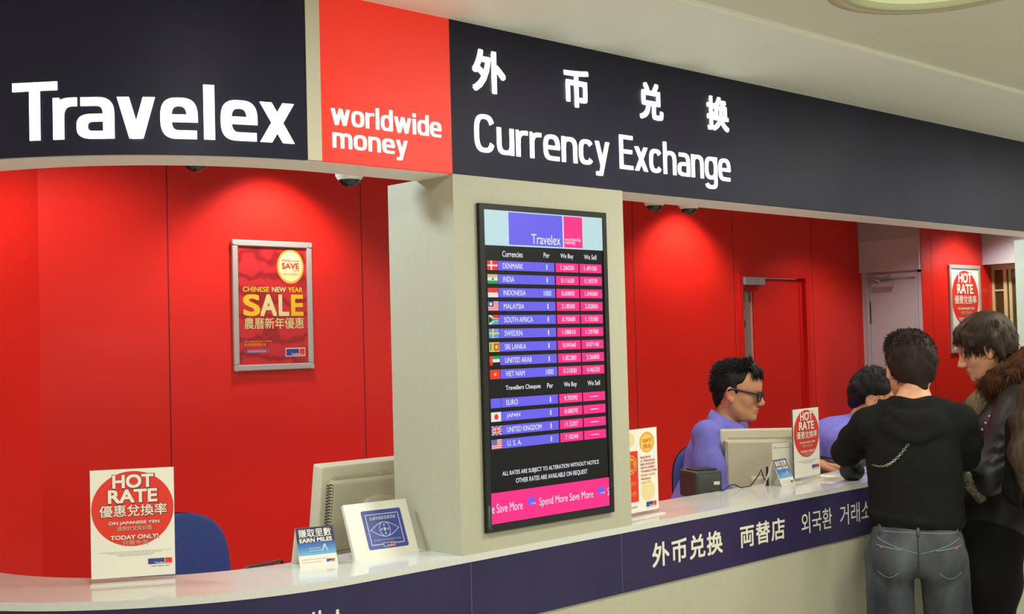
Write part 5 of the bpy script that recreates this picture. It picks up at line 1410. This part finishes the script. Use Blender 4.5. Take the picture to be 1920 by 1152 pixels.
        strands(b, V, 500, M_HAIRBLK, lambda p: (-.2,0,-.95), .020, .0022, rng, .12, sel=(zl[:,0] < -.03) & (zl[:,2] < .0))
        for k in range(130):
            y = rng.uniform(-.066, .05); p0_ = P(.045+.02*rng.random(), y*.8, .125-.5*abs(y)**1.4); p2_ = P(.098-.30*abs(y)+.008*rng.normal(), y-.012*rng.random(), .056+.02*rng.random()); md_ = tuple((np.array(p0_)+np.array(p2_))/2+np.array((.012,0,.016)))
            b.tube([p0_, md_, p2_], .0036, M_HAIRBLK, 4, taper=lambda u: max(.05, 1-u**2))
    else:
        s.ell(P(-.014,0,.060), (.104,.084,.086), .03, rot=HM.T); s.ell(P(-.055,0,.015), (.058,.074,.072), .04, rot=HM.T); s.cone(P(-.066,0,.0), P(-.066,0,-.045), .042, .030, .03)
        V, Q = s.mesh(.004, wob=.002, wf=90); b = MB(); add_np(b, V, Q, M_HAIRBLK); zl = (V-np.array(hp)) @ HM
        strands(b, V, 1800, M_HAIRBLK, lambda p: (.1,0,-.8), .034, .0023, rng, .14, sel=(zl[:,2] > -.02))
        strands(b, V, 500, M_HAIRBLK, lambda p: (.6,0,.2), .030, .0024, rng, .35, sel=(zl[:,2] > .09))
    b.build('hair', root)
    if glasses:
        g = MB(); mg = mat('glasses_black', (16, 16, 18), .25, .5)
        def rim(y): return [P(.105-.10*max(0,abs(y+.024*math.cos(2*PI*k/20))-.03), y+.024*math.copysign(abs(math.cos(2*PI*k/20))**.7, math.cos(2*PI*k/20)), .003+.019*math.copysign(abs(math.sin(2*PI*k/20))**.7, math.sin(2*PI*k/20))) for k in range(20)]
        for y in (-.031, .031): g.tube(rim(y), .0036, mg, 6, closed=True)
        g.tube([P(.108,-.009,.008), P(.110,0,.011), P(.108,.009,.008)], .0024, mg, 6)
        for y in (-1, 1): g.tube([P(.101,y*.054,.012), P(.07,y*.072,.016), P(.0,y*.083,.022), P(-.018,y*.083,.012)], .0042, mg, 6)
        gf = g.build('glasses', root)
        g = MB()
        for y in (-.031, .031): r_ = rim(y); g.add(r_, [tuple(range(20))], mat('lens', (170, 176, 220), .05, .6, trans=.9))
        g.build('lens', gf)
    return root
s = Sdf(); s.ell((0,0,.032), (.052,.045,.034), .02); s.ell((.018,.01,.045), (.034,.03,.024), .015); s.ell((-.03,-.012,.04), (.02,.026,.026), .012)
V, Q = s.mesh(.004, wob=.0022, wf=70); V[:,2] = np.maximum(V[:,2], 0.0); b = MB(); add_np(b, V, Q, mat('black_leather', (22, 22, 23))); b.build('leather_body', POUCH)
MAN_HEAD = (4.511, -.244, 1.549)
leather_man()
long_hair_customer()
clerk('clerk with black glasses and spiky hair in a blue-violet shirt', (4.090, .635, 1.387), -52, 'spiky', True, 9, -13)
clerk('black-haired clerk in a blue-violet shirt half hidden behind the hoodie', (4.902, .481, 1.322), -45, 'short', False, 22, -20, lean=-.078, reach=.34)
